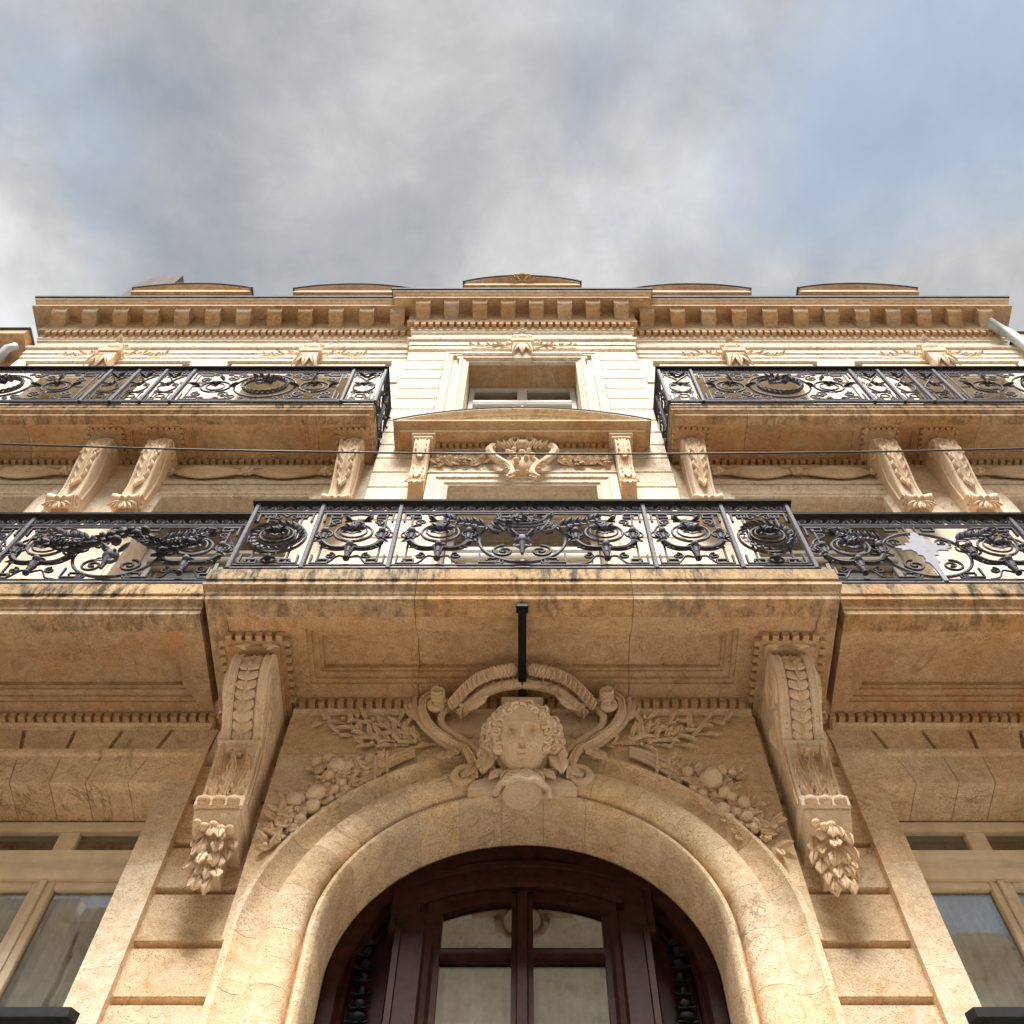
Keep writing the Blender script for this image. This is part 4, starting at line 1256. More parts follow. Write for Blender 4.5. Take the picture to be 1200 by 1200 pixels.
mb.sweep(arch_path(0.945), [(0.0, YD + 0.10), (0.0, YD + 0.055), (0.012, YD + 0.04), (0.03, YD + 0.045), (0.036, YD + 0.03), (0.05, YD + 0.012), (0.075, YD + 0.005), (0.105, YD), (0.125, YD), (0.125, YD + 0.10)], 'xz')
mb.sweep(arch_path(0.905), [(0.0, YD + 0.10), (0.0, YD + 0.075), (0.012, YD + 0.07), (0.024, YD + 0.08), (0.024, YD + 0.10)], 'xz')
obj('door_frame', mb, 'door', door, smooth=30)
def seg_path(hw, zs, rise, zb=0.05, n=20, ear=None):
    r = (hw * hw + rise * rise) / (2 * rise); a = math.degrees(math.asin(hw / r)); zc_ = zs + rise - r
    lo = [(hw, zb)] if ear is None else [(ear[0], zb), (ear[0], ear[1]), (hw, ear[1])]
    hi = [(-hw, zb)] if ear is None else [(-hw, ear[1]), (-ear[0], ear[1]), (-ear[0], zb)]
    return lo + arc(0, zc_, r, 90 - a, 90 + a, n) + hi
mb = MB()
mb.sweep(seg_path(0.735, 6.565, 0.20, ear=(0.70, 6.25)), [(-0.155, YD + 0.10), (-0.155, YD + 0.02), (-0.14, YD + 0.0), (-0.02, YD - 0.004), (-0.014, YD - 0.02), (0.018, YD - 0.022), (0.028, YD - 0.005), (0.034, YD + 0.03), (0.034, YD + 0.10)], 'xz')
obj('door_casing', mb, 'door', door, smooth=30)
mb = MB()
mb.sweep(seg_path(0.535, 6.50, 0.155), [(-0.055, YD + 0.10), (-0.055, YD + 0.05), (-0.03, YD + 0.04), (-0.02, YD + 0.03), (0.012, YD + 0.024), (0.03, YD + 0.035), (0.05, YD + 0.038), (0.05, YD + 0.10)], 'xz')
obj('door_casing', mb, 'door', door, smooth=30)
for s in (-1, 1):
    lf = MB()
    zt = lambda x: seg_top(x, 0.535, 6.44, 0.14)
    xs = [0.008, 0.062]
    lf.prism([(s * 0.010, 2.0), (s * 0.062, 2.0), (s * 0.062, zt(0.062)), (s * 0.010, zt(0.01))], YD + 0.045, YD + 0.11)
    lf.prism([(s * 0.462, 2.0), (s * 0.50, 2.0), (s * 0.50, zt(0.5)), (s * 0.462, zt(0.462))], YD + 0.045, YD + 0.11)
    up = [0.062 + 0.40 * i / 10 for i in range(11)]
    for a, b in zip(up, up[1:]):
        lf.prism([(s * a, zt(a) - 0.062), (s * b, zt(b) - 0.062), (s * b, zt(b) + 0.02), (s * a, zt(a) + 0.02)], YD + 0.046, YD + 0.11)
    lf.box(s * 0.062, s * 0.462, YD + 0.046, YD + 0.11, 2.0, 2.9)
    leaf_ = obj('door_leaf', lf, 'door', door)
    gb = MB(); gb.sweep([(min(s * 0.062, s * 0.462), YD + 0.06), (max(s * 0.062, s * 0.462), YD + 0.06)], [(0.0, 6.085), (0.02, 6.088), (0.03, 6.10), (0.03, 6.15), (0.018, 6.165), (0.0, 6.17)])
    gb.box(s * 0.062, s * 0.462, YD + 0.061, YD + 0.105, 6.087, 6.168)
    obj('glazing_bar', gb, 'door', leaf_)
    pn = MB(); pn.prism([(s * 0.06, 6.17)] + [(s * a, zt(a) - 0.06) for a in up] + [(s * 0.463, 6.17)], YD + 0.075, YD + 0.081)
    obj('pane', pn, 'glass', leaf_, smooth=None)
    pn = MB(); pn.box(s * 0.06, s * 0.463, YD + 0.075, YD + 0.081, 2.9, 6.086)
    obj('pane', pn, 'glass', leaf_, smooth=None)
    cu_ = MB(); vs = []; n = 40
    for i in range(n + 1):
        x = s * (0.05 + 0.43 * i / n); y = YD + 0.14 + 0.008 * math.sin(i * 0.9 + s) + (0.02 * math.exp(-((i - (12 if s > 0 else 28)) / 3.0) ** 2))
        vs += [(x, y, 2.9), (x, y, 6.165)]
    cu_.add(vs, [(2 * i, 2 * i + 1, 2 * i + 3, 2 * i + 2) for i in range(n)])
    obj('curtain', cu_, 'curtain', leaf_, smooth=80)
    # cast drops on the side panels
    g = MB(); rn2 = random.Random(9)
    g.box(s * 0.862 - 0.028, s * 0.862 + 0.028, YD + 0.04, YD + 0.10, 6.185, 6.235, 0.006)
    z = 6.17
    for k in range(9):
        ww = 0.03 + 0.018 * math.sin(k * 1.3 + 1) + 0.004 * k
        cy = YD + 0.06
        for j in range(5):
            a = rn2.uniform(0, 2 * PI)
            g.leaf((s * 0.862 + 0.3 * ww * math.cos(a), cy, z - 0.03), (math.cos(a), -0.35, -0.9), (0, -1, 0.2), 0.07 + 0.3 * ww, 0.035 + 0.2 * ww, 0.4, 2, 0.006, 5)
        g.ball((s * 0.862, cy - 0.015, z - 0.035), (ww * 0.7, ww * 0.6, 0.035), 8, 6)
        z -= 0.088
    obj('leaf_drop', g, 'iron_dull', door, smooth=50)
mb = MB(); mb.box(-0.034, 0.034, YD + 0.022, YD + 0.044, 2.0, seg_top(0, 0.535, 6.44, 0.14), 0.008); mb.box(-0.009, 0.009, YD + 0.045, YD + 0.10, 2.0, 6.57)
obj('meeting_stile', mb, 'door', door)
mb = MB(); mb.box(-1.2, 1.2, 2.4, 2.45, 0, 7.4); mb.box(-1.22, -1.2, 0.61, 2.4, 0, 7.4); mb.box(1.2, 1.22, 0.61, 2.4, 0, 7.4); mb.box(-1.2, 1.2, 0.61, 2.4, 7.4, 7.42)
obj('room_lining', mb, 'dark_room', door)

# ------------------------------------------------------------------ mask and cartouche on the keystone
def at(px, py, y):
    """point of the plane y seen at a place of the 1200 px photograph"""
    c, s = math.cos(R(64.5)), math.sin(R(64.5))
    u, v = (px - 612) / 1300, (600 - py) / 1300
    t = (y + 4.5) / (c - v * s)
    return (t * u, 1.6 + t * (s + v * c))

HEADM = Matrix.Translation((0, -0.20, at(612, 870, -0.20)[1])) @ Matrix.Rotation(R(36), 4, 'X')
def mask_head():
    """one continuous head: forehead, brows, eyes, nose, lips, chin, neck"""
    rx, ry, rz = 0.168, 0.165, 0.250
    nu, nv = 84, 84
    G = lambda X, Z, cx, cz, sx, sz: math.exp(-((X - cx) / sx) ** 2 - ((Z - cz) / sz) ** 2)
    vs = []
    for i in range(nv + 1):
        b = R(88) - R(176) * i / nv
        for j in range(nu + 1):
            a = R(-115 + 230 * j / nu)
            x, y, z = math.sin(a) * math.cos(b), -math.cos(a) * math.cos(b), math.sin(b)
            jaw = 1.0 if z > -0.1 else 1 - 0.20 * (-0.1 - z) ** 1.2
            X, Z = x * jaw, z
            ax = abs(X)
            d = 0.0
            if math.cos(a) > -0.1:
                k = max(0.0, min(1.0, (Z + 0.26) / 0.10)) * max(0.0, min(1.0, (0.42 - Z) / 0.40))
                prof = 0.10 + 0.20 * max(0.0, min(1.0, (0.36 - Z) / 0.5))
                d += prof * k * math.exp(-(ax / 0.115) ** 2)
                d += 0.09 * G(ax, Z, 0.12, -0.16, 0.075, 0.07)                   # nostril wings
                d -= 0.11 * G(ax, Z, 0.075, -0.245, 0.035, 0.03)                 # nostrils
                d -= 0.125 * G(ax, Z, 0.34, 0.16, 0.19, 0.12)                    # sockets
                d += 0.085 * G(ax, Z, 0.35, 0.135, 0.115, 0.06)                  # eyeballs
                d -= 0.075 * G(ax, Z, 0.35, 0.13, 0.035, 0.035)                  # drilled pupils
                d -= 0.035 * G(ax, Z, 0.35, 0.205, 0.15, 0.015)                  # lid crease
                d += 0.055 * G(ax, Z, 0.33, 0.315, 0.22, 0.05)                   # brows
                d += 0.05 * G(ax, Z, 0.46, -0.12, 0.20, 0.17)                    # cheeks
                d += 0.085 * G(X, Z, 0, -0.385, 0.20, 0.045) + 0.075 * G(X, Z, 0, -0.50, 0.15, 0.04)
                d -= 0.085 * G(X, Z, 0, -0.445, 0.21, 0.016)                     # mouth
                d -= 0.035 * G(X, Z, 0, -0.31, 0.035, 0.04)
                d -= 0.045 * G(X, Z, 0, -0.585, 0.16, 0.04)
                d += 0.11 * G(X, Z, 0, -0.74, 0.24, 0.12)                        # chin
            vs.append((X * rx, (y * (1 if Z > 0 else 1 - 0.12 * Z * Z) - d * (2.3 if d < 0 else 1.75)) * ry, Z * rz))
    fs = [(i * (nu + 1) + j, i * (nu + 1) + j + 1, (i + 1) * (nu + 1) + j + 1, (i + 1) * (nu + 1) + j) for i in range(nv) for j in range(nu)]
    mb = MB(); mb.m = HEADM
    mb.add(vs, fs)
    return mb
hd = mask_head()
head = obj('keystone_mask', hd, 'carving', house, smooth=80, label='carved stone head with curly hair above the door')
mb = MB()
zn = at(612, 912, -0.15)[1]
mb.tube([(0, -0.09, zn + 0.14), (0, -0.09, zn + 0.04), (0, -0.09, zn - 0.08)], [0.085, 0.085, 0.12], 18)
for k in range(4):
    zz = zn + 0.03 - 0.036 * k
    pts = [((0.125 + 0.013 * k) * math.sin(a), -0.08 - (0.105 + 0.012 * k) * math.cos(a), zz - 0.02 * math.cos(a) + 0.010 * math.sin(a * 9 + k)) for a in [R(-95 + 190 * i / 30) for i in range(31)]]
    mb.tube(pts, 0.019, 6)
mb.prism([(-0.33, 6.935), (0.33, 6.935), (0.30, 6.99), (0.17, 7.05), (0.12, 7.16), (-0.12, 7.16), (-0.17, 7.05), (-0.30, 6.99)], -0.112, 0.02)
mb.ball((0, -0.10, 7.01), (0.13, 0.07, 0.075), 14, 8)
for s_ in (-1, 1):
    for k in range(3): mb.leaf((s_ * (0.03 + 0.05 * k), -0.15, 7.06), (s_ * (0.15 + 0.35 * k), 0.2, -1), (s_ * 0.2, -1, -0.4), 0.12, 0.06, 0.15, 2)
obj('neck_ruff', mb, 'carving', head, smooth=60)
def curls(nn, seed):
    mb = MB(); r2 = random.Random(seed); mb.m = HEADM
    mb.ball((0, 0.05, 0.01), (0.205, 0.14, 0.235), 20, 12)
    for ring, (rx_, rz_, yy) in enumerate(((0.160, 0.195, -0.070), (0.198, 0.215, -0.03), (0.228, 0.232, 0.03))):
        m_ = 15 + ring * 3
        for k in range(m_):
            a = R(-22 + 224 * (k + 0.5 * (ring % 2)) / (m_ - 1)); rr = r2.uniform(0.95, 1.06)
            x, z = rx_ * math.cos(a) * rr, rz_ * math.sin(a) * rr + 0.01
            q = r2.uniform(0.032, 0.046); y = yy + r2.uniform(-0.012, 0.012)
            mb.ball((x, y, z), (q, q * 0.75, q), 9, 6)
            mb.spiral((x, z), q * 0.8, 0.95, r2.uniform(0, 6.3), r2.choice((-1, 1)), 0.0125, 'xz', 12, 0.1, 0.7, y - q * 0.68)
    for s in (-1, 1):
        for k in range(6):
            x, z = s * (0.215 + 0.028 * math.sin(k * 1.7)), -0.02 - 0.055 * k
            mb.ball((x, 0.0 + 0.012 * k, z), (0.045, 0.045, 0.038), 9, 6)
            mb.spiral((x, z), 0.040, 1.2, k * 1.1, s, 0.010, 'xz', 12, 0.1, 0.7, -0.038 + 0.012 * k)
    return mb
obj('curl', curls(64, 4), 'carving', head, smooth=60)
# the cartouche wings, dome of leaves and volutes
CYP = -0.05
def wing(s):
    T = lambda l, dy=0.0: [(s * at(x, y, CYP)[0], CYP + dy, at(x, y, CYP)[1]) for x, y in smooth_poly(l, 6)]
    mb = MB()
    # right-hand outline read from the photograph, mirrored for the left
    outer = T([(668, 921), (669, 905), (678, 888), (698, 876), (717, 862), (727, 846), (727, 832), (717, 824)], -0.06)
    mb.tube(outer, [0.025 + 0.011 * math.sin(PI * i / len(outer)) for i in range(len(outer))], 8, 0.75)
    for k_ in (-1, 1): mb.tube([(p_[0] + k_ * s * 0.018, p_[1] - 0.022, p_[2] + k_ * 0.012) for p_ in outer], 0.009, 6)
    inner = T([(655, 905), (668, 884), (690, 869), (703, 860), (707, 848), (700, 838), (688, 832)], -0.05)
    mb.tube(inner, 0.026, 8, 0.8)
    x, z = at(711, 842, CYP); mb.spiral((s * x, z + 0.02), 0.07, 1.4, R(150 if s > 0 else 30), -s, 0.026, 'xz', 20, 0.12, 0.7, CYP - 0.09)
    x, z = at(707, 832, CYP)
    # rolled top of the scroll
    mb.tube([(s * (x + 0.015), CYP + 0.02, z + 0.005), (s * (x + 0.015), CYP - 0.17, z - 0.03)], [0.055, 0.048], 14)
    mb.spiral((s * (x + 0.015), z - 0.03), 0.045, 1.4, R(90), -s, 0.012, 'xz', 16, 0.1, 0.7, CYP - 0.175)
    x, z = at(678, 918, CYP); mb.spiral((s * x, z), 0.085, 1.5, R(120 if s > 0 else 60), -s, 0.03, 'xz', 22, 0.1, 0.7, CYP - 0.05)
    mb.tube([(s * x, CYP + 0.03, z), (s * x, CYP - 0.05, z)], 0.07, 14)
    for k in range(3):                                  # flared plumes outside the scroll
        pl = T([(690, 882), (712, 868), (730, 852 - 2 * k), (736 + 5 * k, 836), (738 + 6 * k, 820)], -0.02 + 0.008 * k)
        mb.tube(pl, [0.022 - 0.004 * k] * len(pl), 6)
    w1 = obj('scroll', mb, 'carving', head, smooth=60)
    pn = MB()
    pn.prism([(s * at(px, py, CYP)[0], at(px, py, CYP)[1]) for px, py in ((640, 905), (655, 880), (690, 868), (704, 852), (700, 836), (680, 828), (650, 812), (640, 820))], CYP + 0.03, CYP + 0.06)
    x, z = at(676, 858, CYP); pn.ball((s * x, CYP + 0.02, z), (0.038, 0.03, 0.038), 12, 7)
    obj('scroll_field', pn, 'carving', head, smooth=50)
    # leafy band springing over the head
    lb = MB(); r2 = random.Random(21)
    def D(l, o):
        r_ = []
        for px, py in smooth_poly(l, 6):
            y = -0.09 - 0.19 * min(1.0, max(0.0, (834 - py) / 40)) - o
            q_ = at(px, py, y); r_.append((s * q_[0], y, q_[1]))
        return r_
    band = D([(684, 836), (672, 824), (655, 811), (636, 804), (612, 801)], 0.0)
    lb.tube(band, 0.040, 8, 0.9)
    up = D([(692, 830), (680, 816), (664, 803), (644, 795), (620, 791)], 0.02)
    for i, p in enumerate(up[:-1]):
        q = up[i + 1]; d = Vector(q) - Vector(p)
        lb.leaf(p, (d.x + s * 0.02, -0.03, d.z + 0.03), (s * 0.2, -1, 0.3), 0.085, 0.07, 0.35, 2, 0.012, 6)
        if i % 2 == 0: lb.leaf(p, (d.x + s * 0.10, -0.05, d.z + 0.02), (0, -1, 0.3), 0.07, 0.05, 0.5, 2, 0.012, 6)
    for i in range(0, len(band), 3):
        p = band[i]; lb.box(p[0] - 0.006, p[0] + 0.006, p[1] - 0.04, p[1] + 0.02, p[2] - 0.035, p[2] + 0.035)
    x, z = at(683, 834, CYP)
    for i in range(8):
        a = PI * 2 * i / 8; lb.ball((s * (x + 0.038 * math.cos(a)), CYP - 0.08, z + 0.038 * math.sin(a)), 0.020, 7, 5)
    lb.ball((s * x, CYP - 0.10, z), 0.020, 7, 5)
    lb.leaf((s * at(676, 836, -0.1)[0], -0.14, at(676, 836, -0.1)[1]), (-s, -0.35, 0.35), (0, -1, -0.3), 0.17, 0.09, 0.2, 3)
    obj('leaf_band', lb, 'carving', head, smooth=50)
    # bearded leaf and inner drapes between neck and lower scroll
    dl = MB()
    x, z = at(650, 905, CYP)
    dl.leaf((s * x, -0.14, z + 0.10), (s * 0.15, 0, -1), (s * 0.2, -1, 0), 0.26, 0.13, 0.1, 4)
    dl.leaf((s * (x + 0.06), -0.10, z + 0.05), (s * 0.35, 0, -1), (s * 0.3, -1, 0), 0.22, 0.10, 0.2, 3)
    x, z = at(684, 893, CYP)
    for k in range(4): dl.leaf((s * (x + 0.10), -0.09, z + 0.07), (s * (0.1 - 0.35 * k), -0.05, -1 + 0.2 * k), (0, -1, 0.1), 0.18 - 0.02 * k, 0.08, 0.3, 3)
    obj('acanthus_leaf', dl, 'carving', head, smooth=50)
for s in (-1, 1): wing(s)
mb = MB(); mb.box(-0.14, 0.14, -0.16, 0.0, 7.792, 7.812, 0.006)
obj('crown_plate', mb, 'carving', head)

# ---- spandrel carving: fruit and leaves above the arch, ribbons, sprays running to the mask
def lumpy():
    m_ = MB(); m_.ball((0, 0, 0), 1.0, 24, 14)
    vs = []
    for x, y, z in m_.v:
        a = math.atan2(x, -y); k = 1 + 0.06 * math.cos(5 * a) * (1 - z * z) - 0.16 * math.exp(-((x * x + y * y) / 0.03)) + 0.03 * math.sin(9 * x + 4 * z) * math.cos(7 * y)
        vs.append((x * k, y * k, z * k))
    m_.v = vs
    return m_
def fruit(s, seed, items):
    rn_ = random.Random(seed)
    p = MB(); pts = []
    for px, py, r in items:
        x, z = at(px if s > 0 else 1224 - px, py, -0.05); x = abs(x)
        pts.append((x, z))
        rot = Matrix.Rotation(rn_.uniform(0, 3), 3, 'Y')
        r *= 0.86
        f = shared('fruit', lumpy, 'fruit', 'carving', garland[s], (s * x, -0.03 - r * 0.45, z), (r, r * 0.8, r * rn_.uniform(0.8, 1.18)), 70)
        f.rotation_euler = (rn_.uniform(-1.2, 1.2), rn_.uniform(0, 3), rn_.uniform(-1, 1))
        for k in range(3):
            d = rn_.uniform(0, 2 * PI)
            p.leaf((s * x + r * 0.5 * math.cos(d), -0.02, z + r * 0.5 * math.sin(d)), (math.cos(d), -0.25, math.sin(d)), (0, -1, 0), rn_.uniform(0.05, 0.09) + r * 0.5, 0.045, 0.25, 2, 0.01, 6)
    obj('carved_leaves', p, 'carving', garland[s], smooth=50, kind='stuff')
    l = MB()
    for k in range(110):
        t = rn_.random(); a = R(24 + 34 * t); rr = rn_.uniform(1.585, 1.76 - 0.10 * abs(t - 0.5))
        x, z = rr * math.cos(a), ZA + rr * math.sin(a)
        if x > 1.50 or x < 0.66: continue
        d = rn_.uniform(0, 2 * PI)
        l.leaf((s * x, -0.018, z), (s * math.cos(d), -0.12, math.sin(d)), (0, -1, 0), rn_.uniform(0.07, 0.13), rn_.uniform(0.04, 0.065), 0.3, rn_.choice((0, 2, 3)), 0.012, 6)
        if k % 2 == 0: l.ball((s * (x + rn_.uniform(-.05, .05)), -0.03, z + rn_.uniform(-.05, .05)), rn_.uniform(0.012, 0.022), 7, 5)
    obj('carved_foliage', l, 'carving', garland[s], smooth=50, kind='stuff')
garland = {}
for s in (-1, 1):
    g = MB()
    # branch with bunched laurel leaves along the arch, thinning to the jamb
    pth = [at(px if s > 0 else px, py, -0.03) for px, py in ((790, 900), (820, 905), (850, 925), (875, 950), (888, 975))]
    r3 = random.Random(30 + s)
    foliage(g, [(s * x, z) for x, z in pth], r3, (0.07, 0.12), 0.05, 0.022, -0.02, 0.03)
    garland[s] = obj('fruit_garland', g, 'carving', house, smooth=50, label='carved fruit and leaf garland above the arch')
    # ribbon from the garland to the mask
    rb = MB()
    for k in range(6):
        l = [at(px, py, -0.03) for px, py in ((738, 876 + k * 2.0), (760, 882 + k * 2.6), (780, 890 + k * 3.4), (797, 898 + k * 4))]
        rb.tube([(s * x, -0.028 - 0.006 * (k % 2), z) for x, z in smooth_poly(l, 4)], 0.014, 5)
    for px in (770, 784):
        l = [at(px, py, -0.03) for py in (884 + (px - 770) * 0.4, 908 + (px - 770) * 0.7)]
        rb.tube([(s * l[0][0], -0.045, l[0][1]), (s * l[1][0], -0.045, l[1][1])], 0.012, 6)
    obj('ribbon', rb, 'carving', garland[s], smooth=50)
    sp = MB()
    for l in ([(700, 872), (730, 870), (765, 866), (800, 862), (835, 858)], [(740, 868), (760, 856), (785, 846), (810, 842)], [(740, 870), (752, 855), (757, 842)],
              [(760, 868), (790, 862), (825, 845), (850, 846)], [(728, 872), (748, 862), (775, 852)], [(745, 872), (775, 872), (805, 872)]):
        foliage(sp, [(s * at(px, py, -0.02)[0], at(px, py, -0.02)[1]) for px, py in l], r3, (0.08, 0.15), 0.035, 0.045, -0.012, 0.02, 0, 0.12)
    obj('carved_spray', sp, 'carving', garland[s], smooth=50, kind='stuff')
fruit(1, 40, [(833, 916, 0.085), (806, 905, 0.055), (820, 902, 0.05), (846, 903, 0.045), (858, 905, 0.035), (812, 925, 0.035), (823, 930, 0.04), (829, 938, 0.03), (849, 930, 0.055), (858, 935, 0.05),
              (872, 942, 0.055), (847, 950, 0.06), (856, 958, 0.04), (875, 958, 0.05), (884, 962, 0.03), (868, 966, 0.03), (884, 970, 0.04), (873, 975, 0.03), (816, 933, 0.028), (863, 952, 0.04), (880, 950, 0.03), (838, 932, 0.03)])
fruit(-1, 41, [(386, 890, 0.055), (371, 893, 0.045), (395, 900, 0.065), (408, 898, 0.055), (384, 910, 0.05), (370, 932, 0.075), (347, 938, 0.065), (366, 946, 0.06), (392, 925, 0.04), (400, 918, 0.045), (405, 925, 0.035),
               (383, 921, 0.035), (356, 950, 0.035), (379, 948, 0.03), (352, 960, 0.04), (345, 968, 0.03), (374, 902, 0.04), (416, 905, 0.035), (388, 935, 0.03), (340, 952, 0.03), (397, 934, 0.03)])

# ------------------------------------------------------------------ wrought-iron railings
def key(mb, x, z, sx, sz, a=0.075, b=0.055, r=0.0105):
    """angular Greek-key corner"""
    p = [(x, z + sz * b * 2.2), (x, z), (x + sx * a * 1.6, z), (x + sx * a * 1.6, z + sz * b), (x + sx * a * 0.6, z + sz * b), (x + sx * a * 0.6, z + sz * b * 0.45)]
    mb.tube([(u, 0, v) for u, v in p], r, 4, 1.4)

def rosette(r, ry=None):
    mb = MB()
    mb.ring((0, 0), r, r, 0.011, 0, 24, 6); mb.ring((0, 0), r * 0.74, r * 0.74, 0.008, -0.012, 20, 5)
    for i in range(8):
        a = 2 * PI * i / 8
        mb.leaf((0.15 * r * math.cos(a), -0.02, 0.15 * r * math.sin(a)), (math.cos(a), -0.15, math.sin(a)), (0, -1, 0), r * 0.62, r * 0.42, 0.15, 0, 0.006, 6, 0.25)
    mb.ball((0, -0.035, 0), (r * 0.22, r * 0.25, r * 0.22), 8, 6)
    return mb
def bud():
    """small ring with a cast bud on a bent stem"""
    mb = MB()
    mb.ring((0, 0), 0.05, 0.05, 0.009, 0, 16, 6)
    mb.ball((0, -0.03, -0.01), (0.028, 0.03, 0.04), 8, 6)
    for i in range(3): mb.ring((0, -0.045 - 0.028 * i), 0.026 - 0.004 * i, 0.012, 0.010, -0.02, 10, 5)
    mb.tube([(0, -0.02, -0.04), (0, -0.03, -0.12)], [0.024, 0.012], 8)
    return mb

def spray():
    mb = MB()
    p_ = smooth_poly([(0, 0), (0.08, 0.05), (0.17, 0.06), (0.27, 0.14)], 5)
    mb.tube([(x, 0, z) for x, z in p_], 0.009, 5)
    for i in range(6):
        x, z = p_[min(len(p_) - 1, 1 + i * 3)]
        for q in (-1, 1):
            mb.leaf((x, -0.01, z), (0.6, -0.15, 0.2 + q * 0.9), (0, -1, 0), 0.105 - 0.008 * i, 0.055, 0.15, 3, 0.006, 8, 0.2)
    mb.leaf((0.25, -0.01, 0.13), (1, -0.1, 0.5), (0, -1, 0), 0.09, 0.05, 0.15, 2, 0.006)
    return mb

def wave():
    """one running-dog scroll of the frieze, 0.118 m long and 0.09 high"""
    mb = MB()
    mb.spiral((0.0, 0.045), 0.036, 1.35, R(200), -1, 0.0085, 'xz', 16, 0.15, 0.9, 0, 1.3, 5)
    p = smooth_poly([(-0.034, 0.033), (-0.02, 0.008), (0.02, 0.004), (0.05, 0.02), (0.075, 0.062), (0.082, 0.075)], 3)
    mb.tube([(x, 0, z) for x, z in p], 0.0085, 5, 1.3)
    return mb

def rail_frame(g, x0, x1, h, posts, ph=0.03, hand=0.045):
    mb = MB()
    mb.prism([(-0.04, h - hand), (0.04, h - hand), (0.045, h - hand * 0.5), (0.03, h), (-0.03, h), (-0.045, h - hand * 0.5)], x0 - 0.03, x1 + 0.03, 'x')
    obj('handrail', mb, 'iron_dull', g, smooth=30)
    mb = MB(); mb.box(x0, x1, -0.014, 0.014, 0.0, 0.022, 0.004)
    obj('bottom_rail', mb, 'iron_grey', g)
    for x in posts:
        shared(('post', h, ph), lambda: MB().box(-ph / 2, ph / 2, -ph * 0.7, ph * 0.7, 0.0, h - hand, 0.004), 'post', 'iron_grey', g, (x, 0, 0), smooth=30)

def frieze_waves(g, x0, x1, z, inner=True):
    n = max(2, int(round((x1 - x0) / 0.122))); st = (x1 - x0) / n
    for i in range(n):
        c = x0 + (i + 0.5) * st
        sg = 1 if c < (x0 + x1) / 2 else -1
        shared('wave', wave, 'wave_scroll', 'iron_grey', g, (c - sg * 0.02, 0, z), (sg * st / 0.122, 1, 1))
    mb = MB(); mb.box(x0, x1, -0.008, 0.008, z - 0.022, z - 0.008); mb.box(x0 + 0.02, x1 - 0.02, -0.006, 0.006, z - 0.052, z - 0.040)
    mb.box(x0, x1, -0.006, 0.006, 0.060, 0.072)
    obj('frieze_bar', mb, 'iron', g, kind='stuff')

H1 = 1.075; ZF = 0.925
def panel_end(g, x0, x1):
    """narrow bay: key corners, oval wreath with rosette, bell drops"""
    c = (x0 + x1) / 2; w_ = x1 - x0
    frieze_waves(g, x0, x1, ZF)
    mb = MB()
    for sx in (-1, 1):
        for sz, z in ((1, 0.085), (-1, 0.86)):
            key(mb, c + sx * (w_ / 2 - 0.035), z, -sx, sz)
        mb.tube([(c + sx * (w_ / 2 - 0.11), 0, 0.10), (c + sx * (w_ / 2 - 0.11), 0, 0.84)], 0.0095, 4)
    mb.spiral((c - 0.06, 0.82), 0.06, 1.2, 0, 1, 0.009, 'xz', 14, 0.2, 0.8); mb.spiral((c + 0.06, 0.82), 0.06, 1.2, PI, -1, 0.009, 'xz', 14, 0.2, 0.8)
    obj('key_frame', mb, 'iron', g, smooth=30, kind='stuff')
    def wreath():
        m_ = MB(); m_.ring((0, 0), 0.205, 0.235, 0.011, 0, 28, 6); m_.ring((0, 0), 0.13, 0.15, 0.009, -0.01, 24, 6)
        for i in range(22):
            a = 2 * PI * i / 22
            m_.leaf((0.16 * math.cos(a), -0.01, 0.185 * math.sin(a)), (-math.sin(a) + 0.4 * math.cos(a), -0.2, math.cos(a) + 0.4 * math.sin(a)), (0, -1, 0), 0.085, 0.055, 0.1, 2, 0.006, 5)
        return m_
    shared('wreath', wreath, 'wreath', 'iron_grey', g, (c, -0.005, 0.47))
    shared('ros12', lambda: rosette(0.12), 'rosette', 'iron', g, (c, -0.03, 0.47))
    def bell():
        m_ = MB()
        for q in (-1, 0, 1): m_.leaf((0, -0.01, 0.0), (q * 0.7, -0.1, -0.8), (0, -1, 0), 0.10, 0.05, 0.3, 2, 0.006)
        m_.ring((0, -0.075), 0.05, 0.04, 0.009, 0, 14, 5); m_.ball((0, -0.02, -0.08), 0.028, 8, 5)
        return m_
    shared('bell', bell, 'bell_drop', 'iron', g, (c, 0, 0.215))

